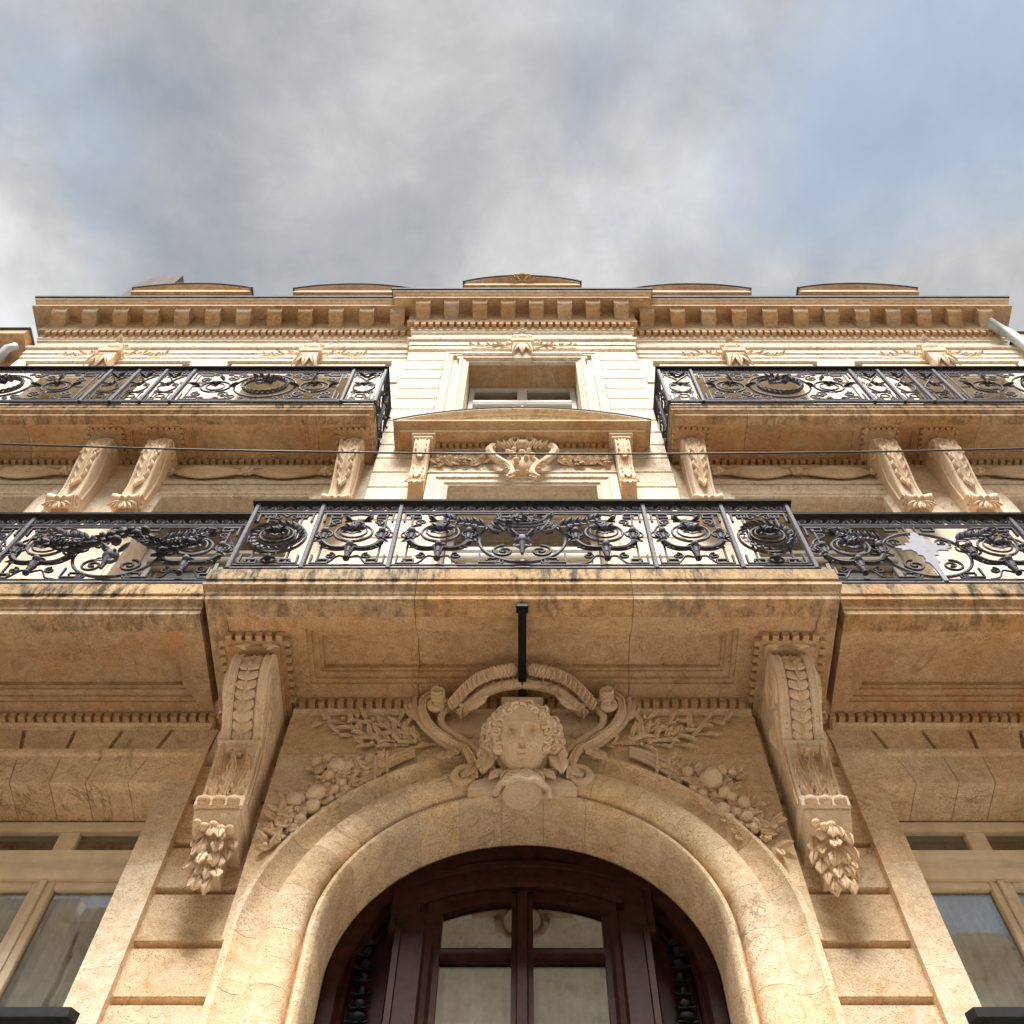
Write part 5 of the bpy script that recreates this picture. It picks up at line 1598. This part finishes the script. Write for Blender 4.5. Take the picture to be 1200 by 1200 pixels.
def motif(g, c, w_, stems=(-1, 1)):
    """rosette medallion on a cross of small ringed buds"""
    shared('ros13', lambda: rosette(0.135), 'rosette', 'iron_grey', g, (c, -0.03, 0.50))
    for dx, dz in ((-0.205, 0.02), (0.205, 0.02), (0.0, -0.19)):
        shared('bud', bud, 'cast_bud', 'iron_grey', g, (c + dx, -0.01, 0.50 + dz))
    def cross():  # one casting: several scrolls welded to a stem
        mb = MB()
        mb.ring((0, 0.185), 0.052, 0.05, 0.009, 0, 16, 6); mb.ball((0, -0.01, 0.185), 0.022, 7, 5)
        mb.ring((0, 0.31), 0.10, 0.055, 0.009, 0, 18, 6)
        mb.tube([(-0.10, 0, 0.245), (0.10, 0, 0.245)], 0.008, 5)
        for q in (-1, 1):
            pts = smooth_poly([(q * 0.205, -0.13), (q * 0.15, -0.205), (q * 0.07, -0.225), (0, -0.20)])
            mb.tube([(x, -0.02, z) for x, z in pts], [0.024 - 0.008 * i / len(pts) for i in range(len(pts))], 7)
            mb.ball((q * 0.205, -0.02, -0.125), (0.028, 0.024, 0.034), 8, 5)
            pts = smooth_poly([(0, -0.33), (q * 0.07, -0.30), (q * 0.13, -0.40), (q * 0.20, -0.425)])
            mb.tube([(x, 0, z) for x, z in pts], 0.008, 5)
            mb.spiral((q * 0.235, 0.02), 0.06, 1.2, R(90), -q, 0.009, 'xz', 14, 0.2, 0.8)
            mb.spiral((q * 0.155, 0.235), 0.045, 1.3, R(-90), q, 0.010, 'xz', 14, 0.2, 0.8)
            mb.spiral((q * 0.13, -0.30), 0.04, 1.2, R(90), q, 0.010, 'xz', 14, 0.2, 0.8)
            pts = smooth_poly([(q * 0.155, 0.19), (q * 0.22, 0.16), (q * 0.25, 0.09)])
            mb.tube([(x, 0, z) for x, z in pts], 0.010, 5)
            mb.leaf((q * 0.205, -0.02, -0.09), (q * 0.6, -0.1, -0.7), (0, -1, 0), 0.10, 0.05, 0.15, 2, 0.006, 8, 0.2)
            mb.leaf((q * 0.13, -0.02, -0.21), (q * 0.8, -0.1, -0.4), (0, -1, 0), 0.09, 0.045, 0.15, 2, 0.006, 8, 0.2)
            mb.leaf((q * 0.05, -0.01, 0.25), (q * 0.8, -0.1, 0.6), (0, -1, 0), 0.08, 0.045, 0.15, 2, 0.006, 8, 0.2)
        mb.tube([(0, -0.02, -0.26), (0, -0.03, -0.36)], [0.03, 0.018], 8); mb.ball((0, -0.03, -0.385), 0.026, 8, 5)
        return mb
    shared('cross', cross, 'stem_scroll', 'iron', g, (c, 0, 0.50))

def panel_b(g, x0, x1):
    c = (x0 + x1) / 2; w_ = x1 - x0
    frieze_waves(g, x0, x1, ZF)
    motif(g, c, w_)
    mb = MB()
    for sx in (-1, 1):
        key(mb, c + sx * (w_ / 2 - 0.03), 0.085, -sx, 1); key(mb, c + sx * (w_ / 2 - 0.03), 0.86, -sx, -1)
        mb.tube([(c + sx * (w_ / 2 - 0.075), 0, 0.10), (c + sx * (w_ / 2 - 0.075), 0, 0.85)], 0.0095, 4)
    obj('key_frame', mb, 'iron', g, smooth=30, kind='stuff')

def panel_c(g, x0, x1, kind='basket'):
    c = (x0 + x1) / 2; w_ = x1 - x0; k = w_ / 1.84
    frieze_waves(g, x0, x1, ZF)
    for s in (-1, 1):
        motif(g, c + s * 0.60 * k, 0.5)
        shared('spray', spray, 'leaf_spray', 'iron_grey', g, (c + s * 0.27, -0.02, 0.60), (s, 1, 1))
        shared('ring6', lambda: MB().ring((0, 0), 0.062, 0.062, 0.010, 0, 18, 6).ring((0, 0), 0.034, 0.034, 0.009, 0, 14, 5), 'iron_ring', 'iron', g, (c + s * 0.375 * (k * 0.5 + 0.5), 0, 0.50))
    mb = MB()
    for s in (-1, 1):
        key(mb, c + s * (w_ / 2 - 0.03), 0.085, -s, 1); key(mb, c + s * (w_ / 2 - 0.03), 0.86, -s, -1)
        mb.tube([(c + s * (w_ / 2 - 0.09), 0, 0.10), (c + s * (w_ / 2 - 0.09), 0, 0.85)], 0.0095, 4)
        key(mb, c + s * 0.30, 0.10, s * -1, 1, 0.09, 0.06, 0.009); key(mb, c + s * 0.04, 0.875, s, -1, 0.09, 0.06, 0.009)
        mb.spiral((c + s * 0.13, 0.27), 0.085, 1.6, R(90), -s, 0.011, 'xz', 24, 0.12, 0.8)
        mb.spiral((c + s * 0.17, 0.11), 0.045, 1.3, R(90), s, 0.009, 'xz', 16, 0.15, 0.8)
        mb.spiral((c + s * 0.17, 0.62), 0.07, 1.5, R(-90), s, 0.010, 'xz', 20, 0.12, 0.8)
    obj('key_frame', mb, 'iron', g, smooth=30, kind='stuff')
    shared('bigring', lambda: MB().ring((0, 0), 0.31, 0.335, 0.013, 0, 40, 6), 'iron_ring', 'iron_grey', g, (c, 0, 0.44))
    if kind == 'basket':
        def basket():
            m_ = MB(); r2 = random.Random(6)
            p_ = smooth_poly([(-0.25, 0.06), (-0.21, -0.01), (-0.10, -0.055), (0.0, -0.065), (0.10, -0.055), (0.21, -0.01), (0.25, 0.06)], 4)
            for k in range(4): m_.tube([(x * (1 - 0.1 * k), -0.02 - 0.012 * k, z + 0.028 * k) for x, z in p_], 0.011, 5)
            for k in range(9): m_.tube([(-0.2 + 0.05 * k, -0.05, 0.07), (-0.13 + 0.0325 * k, -0.035, -0.05)], 0.007, 4)
            for i in range(26): m_.ball((r2.uniform(-0.19, 0.19), -0.035, r2.uniform(0.06, 0.15)), r2.uniform(0.018, 0.032), 7, 5)
            for i in range(14): m_.leaf((r2.uniform(-0.2, 0.2), -0.04, r2.uniform(0.04, 0.12)), (r2.uniform(-1, 1), -0.2, r2.uniform(-0.6, 1)), (0, -1, 0), 0.09, 0.05, 0.15, 2, 0.006, 8, 0.2)
            return m_
        shared('basket', basket, 'fruit_basket', 'iron_grey', g, (c, -0.01, 0.56))
    if kind in ('basket', 'swag'):
        def mascaron():
            m_ = MB()
            m_.ball((0, -0.03, 0.0), (0.06, 0.05, 0.075), 10, 7)
            for q in (-1, 1):
                m_.ball((q * 0.03, -0.07, 0.02), 0.014, 6, 4)
                m_.leaf((q * 0.03, -0.04, 0.05), (q * 0.7, 0, 0.8), (0, -1, 0), 0.12, 0.06, 0.3, 3, 0.008)
                m_.leaf((q * 0.02, -0.04, -0.05), (q * 0.35, -0.05, -1), (0, -1, 0), 0.13, 0.05, 0.3, 2, 0.008)
            m_.tube([(0, -0.05, -0.06), (0, -0.04, -0.2)], [0.028, 0.012], 8)
            return m_
        shared('mascaron', mascaron, 'lion_head', 'iron_grey', g, (c, -0.03, 0.30))
    if kind == 'swag':
        mb = MB(); r2 = random.Random(8)
        pts = smooth_poly([(-0.52, 0.50), (-0.36, 0.44), (-0.20, 0.52), (0, 0.66), (0.20, 0.52), (0.36, 0.44), (0.52, 0.50)], 6)
        mb.tube([(c + x, -0.05, z) for x, z in pts], [0.014 + 0.018 * abs(math.sin(PI * i / (len(pts) - 1) * 2)) for i in range(len(pts))], 8)
        for i in range(110):
            x, z = pts[r2.randrange(len(pts))]; a = r2.uniform(0, 6.28)
            mb.leaf((c + x, -0.065, z), (math.cos(a), -0.15, math.sin(a)), (0, -1, 0), 0.075, 0.045, 0.15, 2, 0.006, 7, 0.25)
        for i in range(12): mb.ball((c + r2.uniform(-0.12, 0.12), -0.06, 0.62 + r2.uniform(-0.08, 0.10)), r2.uniform(0.025, 0.045), 8, 5)
        obj('leaf_swag', mb, 'iron', g, smooth=50, kind='stuff')
    if kind == 'plate':
        half = [(0, 0.76), (0.025, 0.74), (0.03, 0.70), (0.055, 0.70), (0.05, 0.65), (0.08, 0.63), (0.07, 0.59), (0.12, 0.58), (0.11, 0.545), (0.17, 0.54), (0.21, 0.515), (0.16, 0.495), (0.17, 0.47), (0.10, 0.48), (0.07, 0.44), (0.075, 0.40), (0.045, 0.39), (0.04, 0.33), (0.055, 0.30), (0.03, 0.27), (0.02, 0.20), (0.016, 0.02), (0, 0.02)]
        poly = [(c + x, z) for x, z in half] + [(c - x, z) for x, z in half[-2:0:-1]]
        mb = MB(); mb.prism(poly, -0.022, -0.010)
        obj('silhouette_plate', mb, 'iron_pale', g, smooth=30)

ZR = 8.265
g = empty('balcony_railing', (0, -0.885, ZR), 'black wrought-iron railing with fruit-basket centre, standing on the projecting balcony over the door', 'balcony railing', 'lower balcony railings')
rail_frame(g, -2.03, 2.03, H1, (-2.015, -1.515, -0.92, 0.92, 1.515, 2.015))
panel_end(g, -2.0, -1.53); panel_end(g, 1.53, 2.0)
panel_b(g, -1.50, -0.935); panel_b(g, 0.935, 1.50)
panel_c(g, -0.905, 0.905)
for s, lab, kd in ((-1, 'black wrought-iron side railing with a heavy leaf swag, beside the projecting balcony', 'swag'), (1, 'black wrought-iron side railing with a pale flat cross-shaped plate at its middle', 'plate')):
    g = empty('balcony_railing', (0, -0.775, ZR - 0.01), lab, 'balcony railing', 'lower balcony railings')
    x0, x1 = (2.08, 6.85) if s > 0 else (-6.85, -2.08)
    rail_frame(g, x0, x1, H1 + 0.005, [s * v for v in (3.745, 4.35, 6.02, 6.83)])
    a = sorted((s * 2.10, s * 3.73)); panel_c(g, a[0], a[1], kd)
    a = sorted((s * 3.76, s * 4.335)); panel_b(g, a[0], a[1])
    a = sorted((s * 4.365, s * 6.005)); panel_c(g, a[0], a[1])
    a = sorted((s * 6.035, s * 6.815)); panel_b(g, a[0], a[1])
    mb = MB(); mb.box(s * 6.84, s * 6.87, 0.02, 0.86, 0.0, 0.022); mb.box(s * 6.81, s * 6.89, 0.02, 0.88, H1 - 0.045, H1)
    for k in range(6): mb.tube([(s * 6.85, 0.1 + 0.13 * k, 0.02), (s * 6.85, 0.1 + 0.13 * k, H1 - 0.04)], 0.008, 5)
    obj('return_rail', mb, 'iron', g)

# upper railings
HU2, ZFU = 1.12, 1.02
def meander(g, x0, x1):
    mb = MB(); n = int((x1 - x0) / 0.075); st = (x1 - x0) / n; pts = []
    for i in range(n):
        x = x0 + i * st
        pts += [(x, 0, ZFU), (x + st * 0.5, 0, ZFU), (x + st * 0.5, 0, ZFU + 0.045), (x + st, 0, ZFU + 0.045)]
    for i in range(0, len(pts) - 3, 4):
        p = pts[i:i + 4]; mb.tube(p, 0.008, 4, 1.2)
        mb.tube([p[3], (p[3][0], 0, ZFU)], 0.008, 4, 1.2)
    mb.box(x0, x1, -0.007, 0.007, ZFU - 0.035, ZFU - 0.022); mb.box(x0, x1, -0.007, 0.007, 0.055, 0.067)
    obj('meander_frieze', mb, 'iron_grey', g, smooth=30, kind='stuff')
def up_narrow(g, x0, x1):
    c = (x0 + x1) / 2; w_ = (x1 - x0) / 2
    def f():
        mb = MB()
        for q in (-1, 1):
            pts = smooth_poly([(q * 0.11, 0.90), (q * 0.05, 0.80), (-q * 0.02, 0.66), (-q * 0.10, 0.50), (-q * 0.05, 0.36), (q * 0.05, 0.30)], 5)
            mb.tube([(x, 0, z) for x, z in pts], 0.011, 5)
            mb.spiral((q * 0.06, 0.34), 0.05, 1.2, R(-90), q, 0.010, 'xz', 14, 0.15, 0.8)
            mb.spiral((-q * 0.06, 0.56), 0.045, 1.2, R(90), q, 0.010, 'xz', 14, 0.15, 0.8)
            mb.leaf((0, -0.01, 0.52), (q * 0.8, -0.2, -0.4), (0, -1, 0), 0.11, 0.05, 0.3, 2, 0.008)
            mb.leaf((0, -0.01, 0.78), (q * 0.8, -0.2, 0.5), (0, -1, 0), 0.11, 0.05, 0.3, 2, 0.008)
            key(mb, q * 0.125, 0.08, -q, 1, 0.05, 0.06, 0.008); key(mb, q * 0.125, 0.96, -q, -1, 0.05, 0.06, 0.008)
        mb.ball((0, -0.02, 0.55), (0.025, 0.025, 0.05), 7, 5)
        mb.ring((0, 0.20), 0.05, 0.05, 0.009, 0, 14, 5); mb.ring((0, 0.90), 0.045, 0.04, 0.009, 0, 14, 5)
        for q in (-1, 1):
            mb.tube([(q * 0.085, 0, 0.09), (q * 0.085, 0, 0.30)], 0.008, 4); mb.tube([(q * 0.085, 0, 0.80), (q * 0.085, 0, 0.98)], 0.008, 4)
        return mb
    shared('upn', f, 'scroll_panel', 'iron', g, (c, 0, 0), (w_ * 2 / 0.28, 1, 1))
def up_wide(g, x0, x1):
    c = (x0 + x1) / 2; w_ = x1 - x0; k = w_ / 1.8
    def big():
        mb = MB(); mb.ring((0, 0), 0.34, 0.36, 0.013, 0, 36, 6); mb.ring((0, 0), 0.24, 0.25, 0.013, 0, 30, 6)
        r2 = random.Random(4)
        for i in range(26):
            a = 2 * PI * i / 26
            mb.leaf((0.24 * math.cos(a), -0.01, 0.25 * math.sin(a)), (-math.sin(a), -0.2, math.cos(a)), (0, -1, 0), 0.10, 0.05, 0.12, 2, 0.007, 5)
        for i in range(18): mb.leaf((r2.uniform(-.08, .08), -0.03, r2.uniform(-0.02, 0.2)), (r2.uniform(-1, 1), -0.3, r2.uniform(-1, 1)), (0, -1, 0), 0.11, 0.07, 0.15, 2, 0.008, 5)
        for i in range(8): mb.ball((r2.uniform(-.09, .09), -0.04, r2.uniform(0, 0.15)), 0.035, 7, 5)
        return mb
    shared('upbig', big, 'ring_medallion', 'iron_grey', g, (c, 0, 0.52), (min(1.0, k), 1, 1))
    for s in (-1, 1):
        def oval():
            m_ = MB(); m_.ring((0, 0), 0.16, 0.17, 0.012, 0, 24, 6); m_.ring((0, 0), 0.10, 0.11, 0.010, 0, 20, 5)
            for i in range(6):
                a = 2 * PI * i / 6; m_.leaf((0, -0.01, 0), (math.cos(a), -0.2, math.sin(a)), (0, -1, 0), 0.08, 0.045, 0.4, 0, 0.007, 5)
            for q in (-1, 1): m_.leaf((q * 0.16, -0.01, 0), (q, -0.1, 0), (0, -1, 0), 0.13, 0.07, 0.2, 3, 0.008)
            return m_
        shared('upoval', oval, 'oval_medallion', 'iron', g, (c + s * 0.55 * k, 0, 0.50))
        mb = MB()
        for sz, z in ((1, 0.09), (-1, 0.95)):
            key(mb, c + s * (w_ / 2 - 0.04), z, -s, sz, 0.12, 0.08, 0.010)
            mb.tube([(c + s * (w_ / 2 - 0.25), 0, z), (c + s * 0.30, 0, z + sz * 0.02)], 0.009, 5)
            mb.spiral((c + s * 0.30, z + sz * 0.08), 0.07, 1.3, R(-90 * sz), s * sz, 0.010, 'xz', 16, 0.15, 0.8)
        mb.tube([(c + s * 0.34, 0, 0.52), (c + s * 0.40, 0, 0.52)], 0.012, 5)
        for xx in (0.18, 0.30, 0.46, 0.62):
            for sz, z in ((1, 0.09), (-1, 0.95)):
                mb.spiral((c + s * xx * k, z + sz * 0.045), 0.040, 1.2, R(-90 * sz), s * sz, 0.009, 'xz', 12, 0.2, 0.8)
        mb.tube([(c + s * (w_ / 2 - 0.09), 0, 0.10), (c + s * (w_ / 2 - 0.09), 0, 0.93)], 0.009, 4)
        mb.tube([(c + s * 0.72 * k, 0, 0.50), (c + s * (w_ / 2 - 0.09), 0, 0.50)], 0.010, 4)
        for sz in (-1, 1):
            mb.spiral((c + s * (0.42 + 0.0) * k, 0.52 + sz * 0.26), 0.075, 1.4, R(90 * sz), s * sz, 0.012, 'xz', 18, 0.15, 0.8)
            mb.spiral((c + s * 0.70 * k, 0.50 + sz * 0.24), 0.065, 1.4, R(-90 * sz), s * sz, 0.012, 'xz', 18, 0.15, 0.8)
            mb.leaf((c + s * 0.5 * k, -0.01, 0.5 + sz * 0.2), (s * 0.5, -0.1, sz), (0, -1, 0), 0.13, 0.06, 0.15, 2, 0.007, 8, 0.2)
        obj('key_frame', mb, 'iron_grey', g, smooth=30, kind='stuff')
for s in (-1, 1):
    lab = ('above the railing with the leaf swag' if s < 0 else 'above the railing with the pale cross-shaped plate')
    g = empty('balcony_railing', (0, -0.485, ZU + 0.27), 'dark upper-balcony railing %s' % lab, 'balcony railing', 'upper balcony railings')
    posts = (1.56, 1.925, 3.745, 4.065, 4.38, 4.70, 6.83)
    x0, x1 = (1.56, 6.85) if s > 0 else (-6.85, -1.56)
    rail_frame(g, x0, x1, HU2, [s * v for v in posts], 0.032, 0.035)
    meander(g, x0, x1)
    for a, b in zip(posts, posts[1:]):
        p, q = sorted((s * a, s * b))
        (up_wide if b - a > 1 else up_narrow)(g, p + 0.02, q - 0.02)
    for xe in (1.56, 6.85):                                # returns to the wall
        r_ = obj('return_rail', MB().box(-0.012, 0.012, 0.02, 0.60, 0.0, 0.02).box(-0.03, 0.03, 0.035, 0.605, HU2 - 0.035, HU2).box(-0.007, 0.007, 0.02, 0.6, ZFU - 0.03, ZFU - 0.018), 'iron', g, loc=(s * xe, 0, 0))
        for yy in (0.16, 0.44):
            o = shared('upn', None, 'scroll_panel', 'iron', g, (s * xe, yy, 0), (0.9, 1, 1)); o.rotation_euler = (0, 0, PI / 2)
        o = shared(('post', HU2, 0.032), None, 'post', 'iron_grey', g, (s * xe, 0.30, 0))

# guard bars at the ground-floor windows
for s in (-1, 1):
    g = empty('window_guard', (s * W2, PW - 0.19, 5.285), 'thick black guard rail across the ground-floor window on the %s side' % ('leaf-swag railing' if s < 0 else 'cross-shaped plate'), 'window rail', 'ground-floor window rails')
    mb = MB(); mb.prism([(-0.75, -0.045), (0.75, -0.045), (0.785, 0.0), (0.75, 0.045), (-0.75, 0.045), (-0.785, 0.0)], 0.0, 0.055, 'z')
    obj('handrail', mb, 'iron_dull', g)
    for x in (-0.70, -0.35, 0, 0.35, 0.70):
        shared('gpost', lambda: MB().tube([(0, 0, -0.73), (0, 0, 0.0)], 0.011, 8), 'post', 'iron', g, (x, 0, 0))
        if abs(x) < 0.6:
            shared('gscr', lambda: MB().spiral((0.09, -0.16), 0.07, 1.5, R(90), -1, 0.009, 'xz', 18, 0.15, 0.8).spiral((0.09, -0.56), 0.07, 1.5, R(-90), 1, 0.009, 'xz', 18, 0.15, 0.8), 'scroll', 'iron', g, (x, 0, 0))
    mb = MB(); mb.box(-0.75, 0.75, -0.02, 0.02, -0.75, -0.73)
    for q in (-1, 1): mb.box(q * 0.71, q * 0.735, 0.0, 0.13, 0.01, 0.035)
    obj('bottom_rail', mb, 'iron', g)

# ------------------------------------------------------------------ strap, cable, pipes
o = MB(); o.box(-0.027, 0.027, -0.83, -0.10, 7.815, 7.862, 0.004); o.box(-0.04, 0.04, -0.845, -0.79, 7.84, 7.885, 0.004)
for q in (-1, 1): o.ball((q * 0.027, -0.82, 7.838), 0.010, 7, 5)
setp(obj('iron_strut', o, 'iron_dull'), 'straight black iron bar fixed under the balcony, ending above the carved head', 'iron bar')
mb = MB(); pts = []
for i in range(41):
    x = -12 + 24 * i / 40
    pts.append((x, -0.78, 10.58 + 0.0085 * (x - 0.3) ** 2 - 0.012 * x * 0.4))
mb.tube(pts, 0.0085, 6)
setp(obj('overhead_cable', mb, 'cable', smooth=60), 'thin black cable strung across the whole facade below the upper balconies', 'cable')
mb = MB(); mb.tube([(6.70, -0.10, 17.15), (6.78, -0.06, 17.0), (6.86, -0.04, 16.8), (6.87, -0.04, 16.0), (6.87, -0.04, 0.1)], 0.075, 14)
pipe = obj('downpipe', mb, 'zinc', smooth=50); setp(pipe, 'thick straight pale grey downpipe dropping from the end of the tall cornice', 'drainpipe')
for z in (15.8, 12.0, 9.0, 5.0):
    obj('pipe_bracket', MB().tube([(6.87, -0.04, z), (6.87, -0.04, z + 0.04)], 0.085, 14).box(6.84, 6.90, 0.0, 0.16, z, z + 0.04), 'zinc', pipe)

# ------------------------------------------------------------------ neighbours
def neighbour(xa, xb, ycor, zt, lab, yw=0.28, seed=0):
    g = empty('neighbour_house', ((xa + xb) / 2, yw, 0), lab, 'house')
    c = (xa + xb) / 2; hw = (xb - xa) / 2
    mb = MB(); ops = []
    for k in range(-1, 2):
        for z0, z1 in ((1.0, 3.4), (4.6, 7.0), (8.4, 10.9), (12.2, 14.4)): ops.append((k * hw * 0.62 - 0.5, k * hw * 0.62 + 0.5, z0, z1))
    wall_grid(mb, -hw, hw, 0, zt - 0.3, 0, 0.4, ops); mb.box(-hw, hw, 3.0, 3.3, 0, zt - 0.3)
    obj('wall', mb, 'stone_clean', g)
    for a, b, z0, z1 in ops:
        w_ = MB(); w_.box(a, b, 0.2, 0.26, z0, z0 + 0.07); w_.box(a, b, 0.2, 0.26, z1 - 0.07, z1); w_.box(a, a + 0.07, 0.2, 0.26, z0 + 0.07, z1 - 0.07); w_.box(b - 0.07, b, 0.2, 0.26, z0 + 0.07, z1 - 0.07); w_.box((a + b) / 2 - 0.04, (a + b) / 2 + 0.04, 0.2, 0.26, z0 + 0.07, z1 - 0.07)
        wn_ = obj('window', w_, 'wood_white', g)
        obj('pane', MB().box(a + 0.07, b - 0.07, 0.225, 0.23, z0 + 0.07, z1 - 0.07), 'glass', wn_, smooth=None)
    d = ycor - yw
    mb = MB(); p = [(0, zt - 0.62), (0.06, zt - 0.60), (0.06, zt - 0.45), (-d * 0.55, zt - 0.30), (-d * 0.55, zt - 0.27), (-d, zt - 0.22), (-d, zt - 0.05), (-d * 0.4, zt), (-0.2, zt), (-0.2, zt - 0.62)]
    mb.sweep([(-hw, 0), (hw, 0)], p)
    obj('cornice', mb, 'stone_ochre', g, smooth=30)
    mb = MB(); mb.sweep([(-hw - 0.01, 0), (hw + 0.01, 0)], [(-0.2, zt + 0.002), (-d + 0.02, zt - 0.045), (-d + 0.03, zt - 0.03), (-d + 0.02, zt + 0.01), (-0.2, zt + 0.04)])
    obj('gutter', mb, 'lead', g, smooth=30)
    for i in range(int(hw * 2 / 0.5)):
        shared(('nm', d), lambda: MB().box(-0.09, 0.09, d * 0.5, 0, zt - 0.58, zt - 0.31, 0.01), 'modillion', 'stone_ochre', g, (-hw + 0.3 + 0.5 * i, 0, 0))
    obj('roof', MB().prism([(0.3, zt), (1.6, zt + 1.6), (3.3, zt + 1.6), (3.3, zt)], -hw, hw, 'x'), 'slate', g)
    return g
neighbour(-14.0, -6.93, -0.10, 16.82, 'lower pale stone house with a bent-necked grey downpipe under its cornice')
neighbour(6.96, 14.0, -0.02, 16.9, 'lower pale stone house just past the thick straight downpipe of the townhouse')
mb = MB(); mb.tube([(-6.98, 0.02, 16.35), (-6.99, -0.02, 16.15), (-7.12, 0.12, 15.9), (-7.16, 0.17, 15.6), (-7.16, 0.17, 0.1)], 0.06, 12)
setp(obj('downpipe', mb, 'zinc', smooth=50), 'slim grey downpipe with a bent neck under the cornice of the lower house', 'drainpipe')

# ------------------------------------------------------------------ street, pavements and the houses opposite
def plane(name, x0, x1, y0, y1, z0, z1, mat):
    return setp(obj(name, MB().box(x0, x1, y0, y1, z0, z1), mat, smooth=None), kind='structure')
plane('ground', -150, 150, -150, 150, -0.3, -0.14, 'asphalt')
plane('road', -60, 60, -7.9, -1.9, -0.138, -0.13, 'setts')
SLX = -30
for nm, ya, yb in (('pavement', -1.88, 0.62), ('pavement', -10.2, -7.92)):
    mb = MB()
    mb.box(-60, 60, ya, yb, -0.138, -0.012)
    pv = setp(obj(nm, mb, 'paving', smooth=None), kind='structure')
    mb = MB()
    for i in range(70):
        for j in range(3):
            st = (yb - ya) / 3
            x = -28 + i * 0.8 + (0.4 if j % 2 else 0)
            mb.box(x + 0.005, x + 0.795, ya + j * st + 0.005, ya + (j + 1) * st - 0.005, -0.0115, 0.0, 0)
    obj('paving_slabs', mb, 'paving', pv, smooth=None, kind='stuff')
def opposite(xa, xb, zt, lab, mat, seed):
    hw = (xb - xa) / 2
    g = empty('opposite_house', ((xa + xb) / 2, -10.2, 0), lab, 'house', 'houses on the far side of the street', PI)
    ops = []; n = max(2, int(hw * 2 / 2.4))
    for k in range(n):
        x = -hw + (k + 0.5) * 2 * hw / n
        z = 1.0
        while z + 2.6 < zt - 0.9:
            ops.append((x - 0.55, x + 0.55, z, z + 2.3)); z += 3.45
    mb = MB(); wall_grid(mb, -hw, hw, 0, zt - 0.3, 0, 0.4, ops); mb.box(-hw, hw, 4.0, 4.3, 0, zt - 0.3)
    z = 4.0
    while z < zt - 1.5: mb.box(-hw, hw, -0.08, 0.0, z, z + 0.14); z += 3.45
    mb.sweep([(-hw, 0), (hw, 0)], [(0, zt - 0.6), (0.1, zt - 0.55), (0.15, zt - 0.35), (0.35, zt - 0.25), (0.4, zt - 0.05), (0.4, zt), (-0.2, zt), (-0.2, zt - 0.6)])
    obj('wall', mb, mat, g)
    for a, b, z0, z1 in ops:
        w_ = MB(); w_.box(a, b, 0.2, 0.26, z0, z0 + 0.07); w_.box(a, b, 0.2, 0.26, z1 - 0.07, z1); w_.box(a, a + 0.07, 0.2, 0.26, z0 + 0.07, z1 - 0.07); w_.box(b - 0.07, b, 0.2, 0.26, z0 + 0.07, z1 - 0.07); w_.box((a + b) / 2 - 0.04, (a + b) / 2 + 0.04, 0.2, 0.26, z0 + 0.07, z1 - 0.07)
        wn_ = obj('window', w_, 'wood_white', g)
        obj('pane', MB().box(a + 0.07, b - 0.07, 0.225, 0.23, z0 + 0.07, z1 - 0.07), 'dark_room', wn_, smooth=None)
    obj('roof', MB().prism([(0.1, zt), (1.4, zt + 1.4), (4.3, zt + 1.4), (4.3, zt - 0.3), (0.1, zt - 0.3)], -hw, hw, 'x'), 'slate', g)
    for k in range(n // 2):
        x = -hw + (k * 2 + 1) * 2 * hw / n
        obj('dormer', MB().prism([(x - 0.6, zt + 0.1), (x + 0.6, zt + 0.1), (x + 0.6, zt + 1.1), (x, zt + 1.45), (x - 0.6, zt + 1.1)], 0.3, 1.8), mat, g)
opposite(-8.0, 3.5, 16.7, 'pale stone house across the street, the wider one seen mirrored in the door glass', 'render', 1)
opposite(3.6, 13.0, 16.1, 'lowest pale house of the row across the street', 'render', 2)
opposite(-18.0, -8.1, 16.9, 'pale house across the street facing the leaf-swag railing side', 'render', 3)
